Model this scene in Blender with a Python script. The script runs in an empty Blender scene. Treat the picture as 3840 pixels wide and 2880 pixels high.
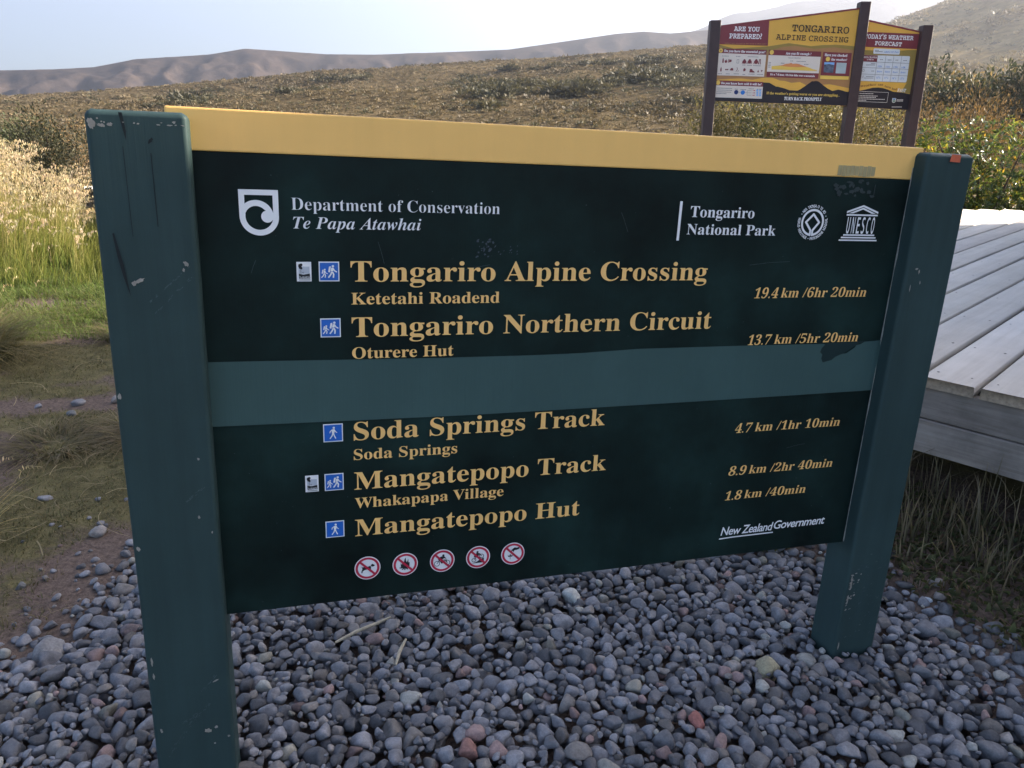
import bpy, bmesh, math, random
import numpy as np
from mathutils import Vector, Matrix, noise as mnoise
random.seed(7); rng = np.random.default_rng(7)
S = bpy.context.scene
COL = S.collection
rad = math.radians

# ------------------------------------------------------------------ camera, sky, sun, exposure
CAM_H = 1.5756
cam = bpy.data.cameras.new('camera'); camo = bpy.data.objects.new('camera', cam); COL.objects.link(camo)
cam.sensor_width = 36.0; cam.lens = 36.0*2848.03/3840.0
cam.clip_start = 0.02; cam.clip_end = 20000
camo.location = (0, 0, CAM_H); camo.rotation_euler = (rad(90-18.6277), 0, 0)
S.camera = camo
SUN_AZ, SUN_EL = 74.0, 22.0            # azimuth clockwise from +Y (the view direction)
W = bpy.data.worlds.new('World'); S.world = W; W.use_nodes = True
nt = W.node_tree; bg = nt.nodes['Background']
sky = nt.nodes.new('ShaderNodeTexSky'); sky.sky_type = 'NISHITA'; sky.sun_disc = False
sky.sun_elevation = rad(SUN_EL); sky.sun_rotation = rad(SUN_AZ); sky.altitude = 1100; sky.dust_density = 4.0; sky.air_density = 0.8
nt.links.new(sky.outputs[0], bg.inputs[0]); bg.inputs[1].default_value = 0.075
sl = bpy.data.lights.new('sun', 'SUN'); sl.energy = 5.0; sl.angle = rad(0.5); sl.color = (1.0, 0.88, 0.72)
so = bpy.data.objects.new('sun', sl); COL.objects.link(so)
sd = Vector((math.sin(rad(SUN_AZ))*math.cos(rad(SUN_EL)), math.cos(rad(SUN_AZ))*math.cos(rad(SUN_EL)), math.sin(rad(SUN_EL))))
so.rotation_euler = sd.to_track_quat('Z', 'Y').to_euler(); so.location = (30, 8, 20)
S.view_settings.view_transform = 'Standard'; S.view_settings.look = 'None'
S.view_settings.exposure = 2.5; S.view_settings.gamma = 1
S.cycles.max_bounces = 6; S.cycles.diffuse_bounces = 3; S.cycles.transparent_max_bounces = 6

# ------------------------------------------------------------------ helpers
def tag(o, label=None, cat=None, group=None, kind=None):
    if label: o['label'] = label
    if cat: o['category'] = cat
    if group: o['group'] = group
    if kind: o['kind'] = kind
    return o
def empty(name, loc=(0,0,0), mat=None):
    o = bpy.data.objects.new(name, None); COL.objects.link(o); o.empty_display_size = .1
    if mat is not None: o.matrix_world = mat
    else: o.location = loc
    return o
def link(name, me, mat=None, parent=None, smooth=False):
    o = bpy.data.objects.new(name, me); COL.objects.link(o)
    if mat: me.materials.append(mat)
    if parent: o.parent = parent
    if smooth: me.polygons.foreach_set('use_smooth', [True]*len(me.polygons))
    return o
def mesh_np(name, V, F, mat=None, parent=None, cols=None, smooth=False):
    V = np.asarray(V, np.float32); F = np.asarray(F, np.int32); k = F.shape[1]
    me = bpy.data.meshes.new(name)
    me.vertices.add(len(V)); me.vertices.foreach_set('co', V.ravel())
    me.loops.add(F.size); me.loops.foreach_set('vertex_index', F.ravel())
    me.polygons.add(len(F)); me.polygons.foreach_set('loop_start', np.arange(0, F.size, k, dtype=np.int32))
    me.polygons.foreach_set('loop_total', np.full(len(F), k, np.int32))
    if smooth: me.polygons.foreach_set('use_smooth', np.ones(len(F), bool))
    me.update(calc_edges=True)
    if cols is not None:
        a = me.attributes.new('Col', 'FLOAT_COLOR', 'POINT')
        c = np.ones((len(V), 4), np.float32); c[:, :3] = cols; a.data.foreach_set('color', c.ravel())
    return link(name, me, mat, parent)
def bm_obj(name, bm, mat, parent=None, smooth=False):
    me = bpy.data.meshes.new(name); bm.normal_update(); bm.to_mesh(me); bm.free()
    return link(name, me, mat, parent, smooth)
def add_box(bm, x0, x1, y0, y1, z0, z1):
    v = [bm.verts.new(p) for p in ((x0,y0,z0),(x1,y0,z0),(x1,y1,z0),(x0,y1,z0),(x0,y0,z1),(x1,y0,z1),(x1,y1,z1),(x0,y1,z1))]
    for f in ((3,2,1,0),(4,5,6,7),(0,1,5,4),(1,2,6,5),(2,3,7,6),(3,0,4,7)): bm.faces.new([v[i] for i in f])
    return v
def box(name, b, mat, parent=None, bevel=0, seg=2, smooth=False):
    bm = bmesh.new(); add_box(bm, *b)
    if bevel: bmesh.ops.bevel(bm, geom=bm.edges[:], offset=bevel, segments=seg, profile=.6, affect='EDGES')
    o = bm_obj(name, bm, mat, parent)
    if smooth:
        o.data.polygons.foreach_set('use_smooth', [True]*len(o.data.polygons))
    return o
def tube(pts, rads, n=6):
    V, F = [], []
    pts = [Vector(p) for p in pts]
    for i, p in enumerate(pts):
        t = (pts[min(i+1, len(pts)-1)]-pts[max(i-1, 0)]).normalized()
        a = t.cross(Vector((.3,.2,1))) if abs(t.z) < .95 else t.cross(Vector((1,0,0)))
        a.normalize(); b = t.cross(a)
        for k in range(n):
            th = 2*math.pi*k/n; V.append(p+(a*math.cos(th)+b*math.sin(th))*rads[i])
    for i in range(len(pts)-1):
        for k in range(n): F.append((i*n+k, i*n+(k+1) % n, (i+1)*n+(k+1) % n, (i+1)*n+k))
    return [tuple(v) for v in V], F
def tubes_obj(name, list_pr, mat, parent, n=6):
    V, F = [], []
    for pts, r in list_pr:
        v, f = tube(pts, r, n); o = len(V); V += v; F += [tuple(i+o for i in q) for q in f]
    return mesh_np(name, V, F, mat, parent, smooth=True)

# ------------------------------------------------------------------ materials
def newmat(name):
    m = bpy.data.materials.new(name); m.use_nodes = True
    return m, m.node_tree, m.node_tree.nodes['Principled BSDF']
def nd(t, ty, **kw):
    n = t.nodes.new(ty)
    for k, v in kw.items(): setattr(n, k, v)
    return n
def coords(t, stretch=(1,1,1)):
    tc = nd(t, 'ShaderNodeTexCoord'); mp = nd(t, 'ShaderNodeMapping'); mp.inputs['Scale'].default_value = stretch
    t.links.new(tc.outputs['Object'], mp.inputs['Vector']); return mp.outputs['Vector']
def noise(t, vec, scale, detail=4, rough=.55, dist=0):
    n = nd(t, 'ShaderNodeTexNoise'); n.inputs['Scale'].default_value = scale; n.inputs['Detail'].default_value = detail
    n.inputs['Roughness'].default_value = rough; n.inputs['Distortion'].default_value = dist
    t.links.new(vec, n.inputs['Vector']); return n.outputs['Fac']
def ramp(t, fac, stops):
    r = nd(t, 'ShaderNodeValToRGB'); e = r.color_ramp.elements
    while len(e) < len(stops): e.new(.5)
    for i, (p, c) in enumerate(stops):
        e[i].position = p; e[i].color = (c[0], c[1], c[2], 1) if len(c) == 3 else c
    t.links.new(fac, r.inputs['Fac']); return r.outputs['Color']
def mix(t, fac, a, b, mode='MIX'):
    m = nd(t, 'ShaderNodeMix', data_type='RGBA', blend_type=mode)
    for s, v in ((m.inputs['Factor'], fac), (m.inputs[6], a), (m.inputs[7], b)):
        if hasattr(v, 'is_linked') or hasattr(v, 'links'): t.links.new(v, s)
        else: s.default_value = (v[0], v[1], v[2], 1) if isinstance(v, tuple) else v
    return m.outputs[2]
def bump(t, h, strength, dist, bsdf):
    b = nd(t, 'ShaderNodeBump'); b.inputs['Strength'].default_value = strength; b.inputs['Distance'].default_value = dist
    t.links.new(h, b.inputs['Height']); t.links.new(b.outputs['Normal'], bsdf.inputs['Normal'])
def G(v): return (v, v, v)
def plain(name, c, rough=.5, var=.12, scale=30, spec=.5):
    m, t, b = newmat(name); v = coords(t)
    f = noise(t, v, scale, 5)
    t.links.new(ramp(t, f, [(.25, tuple(x*(1-var) for x in c)), (.75, tuple(min(1, x*(1+var)) for x in c))]), b.inputs['Base Color'])
    b.inputs['Roughness'].default_value = rough; b.inputs['Specular IOR Level'].default_value = spec
    return m
def leafmat(name, rough=.5, transl=.35, spec=.4, gain=1.0):
    m, t, b = newmat(name)
    a = nd(t, 'ShaderNodeAttribute', attribute_name='Col')
    t.links.new(a.outputs['Color'], b.inputs['Base Color']); b.inputs['Roughness'].default_value = rough
    b.inputs['Specular IOR Level'].default_value = spec
    tr = nd(t, 'ShaderNodeBsdfTranslucent'); ms = nd(t, 'ShaderNodeMixShader'); ms.inputs[0].default_value = transl
    cc = mix(t, 1.0, a.outputs['Color'], (1.22*gain, 1.18*gain, .86*gain), 'MULTIPLY')
    t.links.new(cc, tr.inputs['Color']); t.links.new(b.outputs[0], ms.inputs[1]); t.links.new(tr.outputs[0], ms.inputs[2])
    t.links.new(ms.outputs[0], t.nodes['Material Output'].inputs['Surface'])
    return m
def paint(name, c, grain=0.0, rough=.45, smudge=.35, sc=(1,1,1), streak=False):
    """weathered paint: blotches, streaks and a fine brushed bump"""
    m, t, b = newmat(name); v = coords(t); vs = coords(t, (9, 9, .55))
    f1 = noise(t, v, 3.2, 6, .6); f2 = noise(t, vs, 2.6, 5, .6); f3 = noise(t, v, 55, 4, .7)
    c1 = ramp(t, f1, [(.3, tuple(x*(1-smudge*.5) for x in c)), (.52, c), (.8, tuple(x*(1+smudge) for x in c))])
    c2 = mix(t, .22 if streak else .05, c1, ramp(t, f2, [(.35, tuple(x*.62 for x in c)), (.7, tuple(x*1.35 for x in c))]))
    sp = ramp(t, f3, [(.70, (0,0,0)), (.78, (1,1,1))])
    sepm = nd(t, 'ShaderNodeMath', operation='MULTIPLY'); sepm.inputs[1].default_value = .10
    t.links.new(sp, sepm.inputs[0])
    t.links.new(mix(t, sepm.outputs[0], c2, (.35, .36, .34)), b.inputs['Base Color'])
    rr = nd(t, 'ShaderNodeMapRange'); rr.inputs[3].default_value = rough-.1; rr.inputs[4].default_value = rough+.18
    t.links.new(f1, rr.inputs[0]); t.links.new(rr.outputs[0], b.inputs['Roughness'])
    b.inputs['Specular IOR Level'].default_value = .16
    if grain:
        g = noise(t, coords(t, (60, 60, 1.5)), 3, 4, .6); bump(t, g, grain, .004, b)
    return m
m_post = paint('green_post_paint', (.0335, .0590, .0580), .08, .5, .3, streak=True)
m_panel = paint('dark_green_panel_paint', (.0065, .0180, .0158), .08, .55, 1.5)
m_strip = paint('grey_green_cover_paint', (.052, .096, .091), .18, .5, .18)
m_band = paint('yellow_band_paint', (.97, .565, .175), 0, .38, .06)
m_gold = plain('gold_lettering_vinyl', (.95, .56, .19), .45, .06, 8)
m_white = plain('white_vinyl', (.84, .82, .82), .45, .04, 10)
m_blue = plain('blue_vinyl', (.012, .125, .52), .4, .06, 10)
m_red = plain('red_vinyl', (.50, .018, .055), .4, .08, 10)
m_black = plain('black_vinyl', (.012, .012, .016), .5, .1, 10)
m_orange = plain('orange_tape', (.60, .13, .06), .5, .08, 60)
m_residue = plain('tape_residue', (.42, .33, .16), .6, .15, 60)
m_residue_dark = plain('glue_stain', (.028, .040, .042), .5, .2, 60)
m_chip = plain('bare_wood_chip', (.30, .27, .23), .8, .25, 80)
m_graze = plain('pale_scuff', (.055, .080, .078), .7, .3, 90)
m_seal = plain('cracked_sealant', (.36, .35, .31), .8, .25, 90)
m_torn = paint('old_panel_paint', (.016, .032, .032), .1, .5, .3)
m_brown = plain('dark_brown_post_paint', (.050, .028, .028), .5, .2, 8)
m_maroon = plain('maroon_print', (.20, .034, .042), .45, .06, 4)
m_yel2 = plain('mustard_print', (.72, .40, .065), .45, .06, 4)
m_tan = plain('tan_print', (.40, .20, .075), .45, .06, 4)
m_olive = plain('olive_print', (.30, .21, .05), .45, .06, 4)
m_cream = plain('cream_print', (.70, .62, .55), .45, .04, 4)
m_blk2 = plain('black_print', (.020, .014, .018), .45, .1, 4)
m_oran2 = plain('orange_print', (.70, .26, .09), .45, .06, 4)
m_sun2 = plain('yellow_print', (.78, .52, .10), .45, .06, 4)
m_bl2 = plain('mid_blue_print', (.03, .19, .58), .45, .06, 4)
m_bl3 = plain('light_blue_print', (.22, .42, .74), .45, .06, 4)
m_navy = plain('navy_print', (.012, .03, .14), .45, .06, 4)
m_grey2 = plain('grey_print', (.16, .15, .16), .45, .06, 4)
m_mist = plain('misty_photo_print', (.40, .47, .49), .45, .12, 9)
m_photo = plain('rocky_photo_print', (.10, .12, .17), .45, .7, 25)
m_leaf = leafmat('leaf', .6, .24, .3); m_glossy = leafmat('glossy_leaf', .26, .48, .6); m_grass = leafmat('grass_blade', .6, .45, .25)
m_bark = plain('brown_bark', (.075, .052, .040), .9, .4, 25)
m_twig = plain('bleached_twig', (.40, .34, .25), .85, .25, 60)

def stone_mat():
    m, t, b = newmat('river_stone'); v = coords(t)
    a = nd(t, 'ShaderNodeAttribute', attribute_name='Col')
    f = noise(t, v, 160, 5, .7); f2 = noise(t, v, 38, 4, .6); f3 = noise(t, v, 420, 2, .5)
    c = mix(t, 1.0, a.outputs['Color'], ramp(t, f2, [(.3, G(.72)), (.7, G(1.22))]), 'MULTIPLY')
    c = mix(t, 1.0, c, ramp(t, f, [(.3, G(.78)), (.7, G(1.2))]), 'MULTIPLY')
    sp = nd(t, 'ShaderNodeMath', operation='MULTIPLY'); sp.inputs[1].default_value = .35
    t.links.new(ramp(t, f3, [(.68, (0,0,0)), (.76, (1,1,1))]), sp.inputs[0])
    t.links.new(mix(t, sp.outputs[0], c, (.42, .42, .42)), b.inputs['Base Color'])
    b.inputs['Roughness'].default_value = .72; b.inputs['Specular IOR Level'].default_value = .35
    bump(t, f, .5, .0025, b); return m
m_stone = stone_mat()
def ground_mat():
    m, t, b = newmat('soil_and_turf'); v = coords(t)
    f0 = noise(t, v, .55, 6, .6); f1 = noise(t, v, 2.4, 6, .65); f2 = noise(t, v, 45, 5, .7); f3 = noise(t, v, 9, 5, .65)
    soil = ramp(t, f2, [(.3, (.075, .052, .042)), (.7, (.20, .145, .115))])
    turf = ramp(t, f3, [(.3, (.085, .074, .034)), (.7, (.175, .145, .068))])
    at = nd(t, 'ShaderNodeAttribute', attribute_name='Col'); md = nd(t, 'ShaderNodeMath', operation='ADD'); t.links.new(at.outputs['Fac'], md.inputs[0]); mm = nd(t, 'ShaderNodeMath', operation='MULTIPLY_ADD'); mm.inputs[1].default_value = .9; mm.inputs[2].default_value = -.45; t.links.new(f3, mm.inputs[0]); t.links.new(mm.outputs[0], md.inputs[1])
    c = mix(t, ramp(t, md.outputs[0], [(.35, (0,0,0)), (.65, (1,1,1))]), soil, turf)
    far = ramp(t, f0, [(.3, (.10, .085, .035)), (.7, (.20, .16, .07))])
    geo = nd(t, 'ShaderNodeNewGeometry'); ln = nd(t, 'ShaderNodeVectorMath', operation='LENGTH'); t.links.new(geo.outputs['Position'], ln.inputs[0])
    mr = nd(t, 'ShaderNodeMapRange'); mr.inputs[1].default_value = 12; mr.inputs[2].default_value = 25; t.links.new(ln.outputs['Value'], mr.inputs[0])
    t.links.new(mix(t, mr.outputs[0], c, far), b.inputs['Base Color']); b.inputs['Roughness'].default_value = .95
    b.inputs['Specular IOR Level'].default_value = .1
    bump(t, f2, .8, .02, b); return m
def hill_mat(name, c0, c1, c2, s1, s2, bs, bd):
    m, t, b = newmat(name); v = coords(t); f1 = noise(t, v, s1, 6, .65); f2 = noise(t, v, s2, 6, .7)
    c = mix(t, ramp(t, f1, [(.38, (0,0,0)), (.62, (1,1,1))]), ramp(t, f2, [(.3, c0), (.7, c1)]), ramp(t, f2, [(.3, c1), (.7, c2)]))
    t.links.new(c, b.inputs['Base Color']); b.inputs['Roughness'].default_value = 1; b.inputs['Specular IOR Level'].default_value = 0
    bump(t, f2, bs, bd, b); return m
def wood_mat(name, c0, c1, c2, axis_stretch, crack=.5, stain=.0):
    m, t, b = newmat(name); v = coords(t, axis_stretch); vo = coords(t)
    f = noise(t, v, 22, 6, .65, .4); f2 = noise(t, vo, 3.2, 5, .6); f3 = noise(t, v, 46, 5, .65)
    c = ramp(t, f, [(.25, c0), (.5, c1), (.78, c2)])
    c = mix(t, 1.0, c, ramp(t, f2, [(.28, G(1-stain)), (.55, G(1.0)), (.8, G(1.06))]), 'MULTIPLY')
    a = nd(t, 'ShaderNodeAttribute', attribute_name='Col')
    c = mix(t, 1.0, c, a.outputs['Color'], 'MULTIPLY')
    dk = ramp(t, f3, [(.24, (.35,.32,.30)), (.33, (1,1,1))]); c = mix(t, crack, c, mix(t, 1.0, c, dk, 'MULTIPLY'))
    t.links.new(c, b.inputs['Base Color']); b.inputs['Roughness'].default_value = .8; b.inputs['Specular IOR Level'].default_value = .2
    bump(t, f3, .4, .002, b); return m
m_ground = ground_mat()
m_mid = hill_mat('scrub_hillside', (.065, .049, .028), (.115, .087, .049), (.175, .132, .076), .06, .9, 1.0, .6)
m_right = hill_mat('grassy_hill', (.090, .068, .034), (.21, .155, .075), (.33, .245, .12), .03, .35, 1.0, 1.2)
m_far = hill_mat('far_ridge', (.030, .026, .026), (.052, .041, .036), (.090, .066, .052), .02, .10, .6, 2)
m_mtn = hill_mat('mountain_rock', (.025, .025, .030), (.04, .04, .046), (.06, .058, .06), .006, .03, .8, 10)

# ------------------------------------------------------------------ terrain
def fr(x, y, z=0, o=5): return mnoise.fractal(Vector((x, y, z)), 1.0, 2.0, o)
BED = [(-1.7,.7),(-1.62,1.96),(-1.43,2.03),(-1.38,2.25),(-1.40,2.55),(-.6,2.78),(.4,2.80),(1.02,2.68),(1.36,2.46),(1.43,2.31),(1.49,2.18),(1.58,1.92),(1.75,1.5),(1.95,.7)]
def in_bed(x, y):
    c = False; n = len(BED)
    for i in range(n):
        (xa, ya), (xb, yb) = BED[i], BED[(i+1) % n]
        if (ya > y) != (yb > y) and x < (xb-xa)*(y-ya)/(yb-ya)+xa: c = not c
    return c
def seg_d(x, y):
    d = 9
    for i in range(len(BED)):
        ax, ay = BED[i]; bx, by = BED[(i+1) % len(BED)]
        t = max(0, min(1, ((x-ax)*(bx-ax)+(y-ay)*(by-ay))/((bx-ax)**2+(by-ay)**2)))
        d = min(d, math.hypot(x-ax-t*(bx-ax), y-ay-t*(by-ay)))
    return d if in_bed(x, y) else -d
def gh(x, y):
    r = math.hypot(x, y)
    if r > 40: return -.4
    z = .02*fr(x*.7, y*.7, 3)+.012*fr(x*3, y*3, 5)
    if r < 6:
        d = seg_d(x, y)
        z -= .070*max(0, min(1, (d+.05)/.25))
    if x < -1.2: z += -.02
    if x > 1.4 and y > 1.6: z += .02
    return z
def turfness(x, y):
    d = seg_d(x, y) if math.hypot(x, y) < 6 else -3
    if d > -.05: return 0.0
    ln_ = abs((y-4.33)-.18*(x+2.7)+.10*fr(x*2, y*2, 3)); bare = 1-max(0, min(1, (.17-ln_)/.12)) if x < -1.2 else 1
    return bare*max(0, min(1, (-d-.16+.28*fr(x*1.7, y*1.7, 6))/.5))*max(0, min(1, .75+1.3*fr(x*.9, y*.9, 9)))
def build_ground():
    nr, na = 150, 260
    rs = np.concatenate([[0.0], np.geomspace(.25, 9, 90), np.geomspace(9.6, 3100, nr-91)])
    V = []; F = []; C = []
    for r in rs:
        for k in range(na):
            a = 2*math.pi*k/na; x, y = r*math.sin(a), r*math.cos(a); V.append((x, y, gh(x, y)))
            t = 1.0 if r > 12 else turfness(x, y); C.append((t, t, t))
    for i in range(nr-1):
        for k in range(na): F.append((i*na+k, i*na+(k+1) % na, (i+1)*na+(k+1) % na, (i+1)*na+k))
    o = mesh_np('ground', V, np.array(F)[:, ::-1], m_ground, cols=C, smooth=True)
    tag(o, 'brown soil and thin turf ground around the trail sign', 'ground', kind='structure')
build_ground()
def ip(az, tab): return float(np.interp(az, [t[0] for t in tab], [t[1] for t in tab]))
MID = [(-75,.010),(-45,.022),(-32.2,.0313),(-27.3,.0381),(-21.8,.0482),(-16,.058),(-13.2,.0640),(-9.8,.0667),(-3.4,.0753),(3,.0821),(9.35,.0898),(13,.0926),(18.3,.0950),(24,.085),(30,.060),(38,.045),(75,.03)]
RGT = [(8,.03),(14,.06),(20,.088),(23.3,.1047),(24.5,.1105),(26.2,.1211),(27.4,.1278),(31,.1486),(38,.175),(50,.20),(75,.2)]
FAR = [(-75,.05),(-45,.052),(-32,.0565),(-29.3,.059),(-27,.0626),(-24.6,.0719),(-20.2,.0791),(-17.9,.0866),(-15.8,.0851),(-12.8,.0827),(-9.4,.0832),(-6.6,.0853),(-.2,.090),(2.4,.096),(4.6,.1009),(7.1,.1065),(9,.1085),(10.8,.1059),(13.2,.1085),(20,.11),(40,.09)]
MTN = [(2,.06),(9,.09),(11.8,.1041),(13.2,.1109),(14.4,.1201),(15,.1222),(16.4,.1262),(18.1,.1312),(20.9,.1369),(23.5,.1411),(28,.145),(36,.13),(60,.08)]
def mid_z(x, y):
    az = math.degrees(math.atan2(x, y)); r = math.hypot(x, y)
    rc = 200+12*fr(az*.08, 1.3); e = ip(az, MID)
    zc = CAM_H+e*rc; r0 = 26.
    if r <= rc:
        t = max(0, (r-r0)/(rc-r0)); z = -.45+(zc+.45)*t**1.15
        env = math.sin(min(1, t)*math.pi)
    else:
        t = (r-rc)/160; z = zc-3.0*t*t*8; env = 0
    return z+env*(1.6*fr(x*.018, y*.018, 2)+.5*fr(x*.08, y*.08, 4))
def right_z(x, y):
    az = math.degrees(math.atan2(x, y)); r = math.hypot(x, y); rc = 440.; e = ip(az, RGT); zc = CAM_H+e*rc; r0 = 90.
    if r <= rc: t = max(0, (r-r0)/(rc-r0)); z = -1+(zc+1)*t**1.25; env = math.sin(min(1, t)*math.pi)
    else: t = (r-rc)/300; z = zc-60*t*t; env = 0
    return z+env*(7*fr(x*.008, y*.008, 7)+1.5*fr(x*.04, y*.04, 1))
def polar(name, fn, a0, a1, da, rs, mat, label):
    az = np.arange(a0, a1+1e-6, da); na = len(az); V = []; F = []
    for r in rs:
        for a in az:
            x, y = r*math.sin(rad(a)), r*math.cos(rad(a)); V.append((x, y, fn(x, y)))
    for i in range(len(rs)-1):
        for k in range(na-1): F.append((i*na+k, (i+1)*na+k, (i+1)*na+k+1, i*na+k+1))
    o = mesh_np(name, V, np.array(F)[:, ::-1], mat, smooth=True)
    return tag(o, label, 'hill', kind='structure')
polar('hillside', mid_z, -80, 80, .5, np.concatenate([np.linspace(26, 200, 75), np.linspace(204, 330, 22)]), m_mid, 'long brown scrub covered hillside rising behind the sign')
polar('grassy_hill', right_z, 6, 80, .4, np.concatenate([np.linspace(90, 440, 60), np.linspace(455, 700, 12)]), m_right, 'hazy sunlit grass hill rising at the right edge')
def ridge_fn(tab, rc, r0, zb, amp, fs, drop):
    def fn(x, y):
        az = math.degrees(math.atan2(x, y)); r = math.hypot(x, y); zc = CAM_H+ip(az, tab)*rc
        if r <= rc:
            t = (r-r0)/(rc-r0); z = zb+(zc-zb)*(1-(1-t)**1.6)
            env = math.sin(math.pi*min(1, max(0, t))**.9)
            g = abs(fr(az*fs, t*1.3, 11, 6)); g2 = fr(x*.004, y*.004, 3)
            return z-env*amp*g*1.5+env*amp*.5*g2
        return max(-120, zc-drop*((r-rc)/rc)**1.2*3)
    return fn
polar('far_ridge', ridge_fn(FAR, 820., 655., 4., 13., .20, 200), -80, 46, .25, np.concatenate([np.linspace(655, 820, 60), np.linspace(840, 1200, 12)]), m_far, 'long distant ridge in bluish haze under the pale sky')
polar('mountain', ridge_fn(MTN, 1700., 1000., -5., 30., .10, 400), 0, 62, .25, np.concatenate([np.linspace(1000, 1700, 40), np.linspace(1740, 2300, 10)]), m_mtn, 'faint mountain slope almost lost in white haze behind the information board')

# ------------------------------------------------------------------ flat graphics and lettering (x, z in the object's own plane, y = layer)
def bold(s):
    o = ''
    for c in s:
        if 'A' <= c <= 'Z': o += chr(0x1D400+ord(c)-65)
        elif 'a' <= c <= 'z': o += chr(0x1D41A+ord(c)-97)
        elif '0' <= c <= '9': o += chr(0x1D7CE+ord(c)-48)
        else: o += c
    return o
def ital(s):
    o = ''
    for c in s:
        if 'A' <= c <= 'Z': o += chr(0x1D468+ord(c)-65)
        elif 'a' <= c <= 'z': o += chr(0x1D482+ord(c)-97)
        elif '0' <= c <= '9': o += chr(0x1D7CE+ord(c)-48)
        else: o += c
    return o
def slab(s):
    o = ''
    for c in s:
        if 'A' <= c <= 'Z': o += chr(0x1D670+ord(c)-65)
        elif 'a' <= c <= 'z': o += chr(0x1D68A+ord(c)-97)
        elif '0' <= c <= '9': o += chr(0x1D7F6+ord(c)-48)
        else: o += c
    return o
def sansb(s):
    o = ''
    for c in s:
        if 'A' <= c <= 'Z': o += chr(0x1D5D4+ord(c)-65)
        elif 'a' <= c <= 'z': o += chr(0x1D5EE+ord(c)-97)
        elif '0' <= c <= '9': o += chr(0x1D7EC+ord(c)-48)
        else: o += c
    return o
STY = dict(bold=bold, ital=ital, slab=slab, sansb=sansb, sans=lambda s: s)
def glyphs(s, style='bold', shear=0, off=0, space=1.0):
    c = bpy.data.curves.new('txt', 'FONT'); c.body = STY[style](s); c.size = 1; c.shear = shear; c.offset = off
    c.space_character = space; c.resolution_u = 4; c.fill_mode = 'FRONT'
    o = bpy.data.objects.new('txt', c); COL.objects.link(o)
    me = bpy.data.meshes.new_from_object(o)
    V = np.array([v.co[:] for v in me.vertices]) if len(me.vertices) else np.zeros((0, 3))
    F = [tuple(p.vertices) for p in me.polygons]
    bpy.data.objects.remove(o); bpy.data.curves.remove(c); bpy.data.meshes.remove(me)
    return V, F
CAPH = {}
def caph(style):
    if style not in CAPH: CAPH[style] = float(glyphs('H', style)[0][:, 1].max())
    return CAPH[style]
class Flat:
    def __init__(s): s.V = []; s.F = []; s.B = []
    def cut(s): s.B.append(len(s.F)); return s
    def poly(s, pts, y=0.):
        o = len(s.V); s.V += [(p[0], y, p[1]) for p in pts]; s.F.append(tuple(range(o, o+len(pts)))); return s
    def disc(s, cx, cz, r, y=0., n=40, rz=None):
        rz = rz or r
        return s.poly([(cx+r*math.cos(2*math.pi*k/n), cz+rz*math.sin(2*math.pi*k/n)) for k in range(n)], y)
    def ring(s, cx, cz, r0, r1, y=0., n=48, a0=0., a1=360.):
        o = len(s.V); full = abs(a1-a0) >= 360; m = n if full else n+1
        for k in range(m):
            a = rad(a0+(a1-a0)*k/n)
            s.V += [(cx+r0*math.cos(a), y, cz+r0*math.sin(a)), (cx+r1*math.cos(a), y, cz+r1*math.sin(a))]
        for k in range(n):
            a, b = k, (k+1) % m; s.F.append((o+2*a, o+2*a+1, o+2*b+1, o+2*b))
        return s
    def stroke(s, pts, w, y=0., caps=True):
        for i in range(len(pts)-1):
            (x0, z0), (x1, z1) = pts[i], pts[i+1]; d = math.hypot(x1-x0, z1-z0) or 1e-9
            nx, nz = -(z1-z0)/d*w/2, (x1-x0)/d*w/2
            yy = y-1e-5*i
            s.poly([(x0+nx, z0+nz), (x1+nx, z1+nz), (x1-nx, z1-nz), (x0-nx, z0-nz)], yy)
        if caps:
            for i, p in enumerate(pts): s.disc(p[0], p[1], w/2, y+2e-5+1e-5*i, 14)
        return s
    def rect(s, x0, x1, z0, z1, y=0.): return s.poly([(x0, z0), (x1, z0), (x1, z1), (x0, z1)], y)
    def text(s, st, x0, x1, z, cap, style='bold', shear=0, off=0, space=1.0, y=0., slope=0., x_only=None):
        V, F = glyphs(st, style, shear, off, space)
        if not len(V): return s
        s.B.append(len(s.F))
        xa, xb = V[:, 0].min(), V[:, 0].max(); sx = (x1-x0)/(xb-xa); sz = cap/caph(style); o = len(s.V)
        for v in V:
            x = x0+(v[0]-xa)*sx; s.V.append((x, y, z+v[1]*sz+slope*(x-x0)))
        s.F += [tuple(i+o for i in f) for f in F]; return s
    def build(s, name, mat, parent, y):
        if name in ('heading_bar', 'white_box', 'round_icon', 'pale_blue_dot', 'header_block'): s.B = list(range(len(s.F)))
        if len(s.B) > 1 and not name.endswith('emblem'):
            E_ = sorted(set([0]+s.B))+[len(s.F)]; o = None
            for a_, b_ in zip(E_, E_[1:]):
                if a_ == b_: continue
                g = Flat(); mp = {}
                for fc in s.F[a_:b_]:
                    q = []
                    for k in fc:
                        if k not in mp: mp[k] = len(g.V); g.V.append(s.V[k])
                        q.append(mp[k])
                    g.F.append(tuple(q))
                o = g.build('lettering' if name == 'fine_print' and s.F[a_:b_] and len(s.F[a_:b_]) > 400 else name, mat, parent, y)
            return o
        me = bpy.data.meshes.new(name); me.from_pydata([(a, y+b, c) for a, b, c in s.V], [], s.F); me.update()
        return link(name, me, mat, parent)
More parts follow.
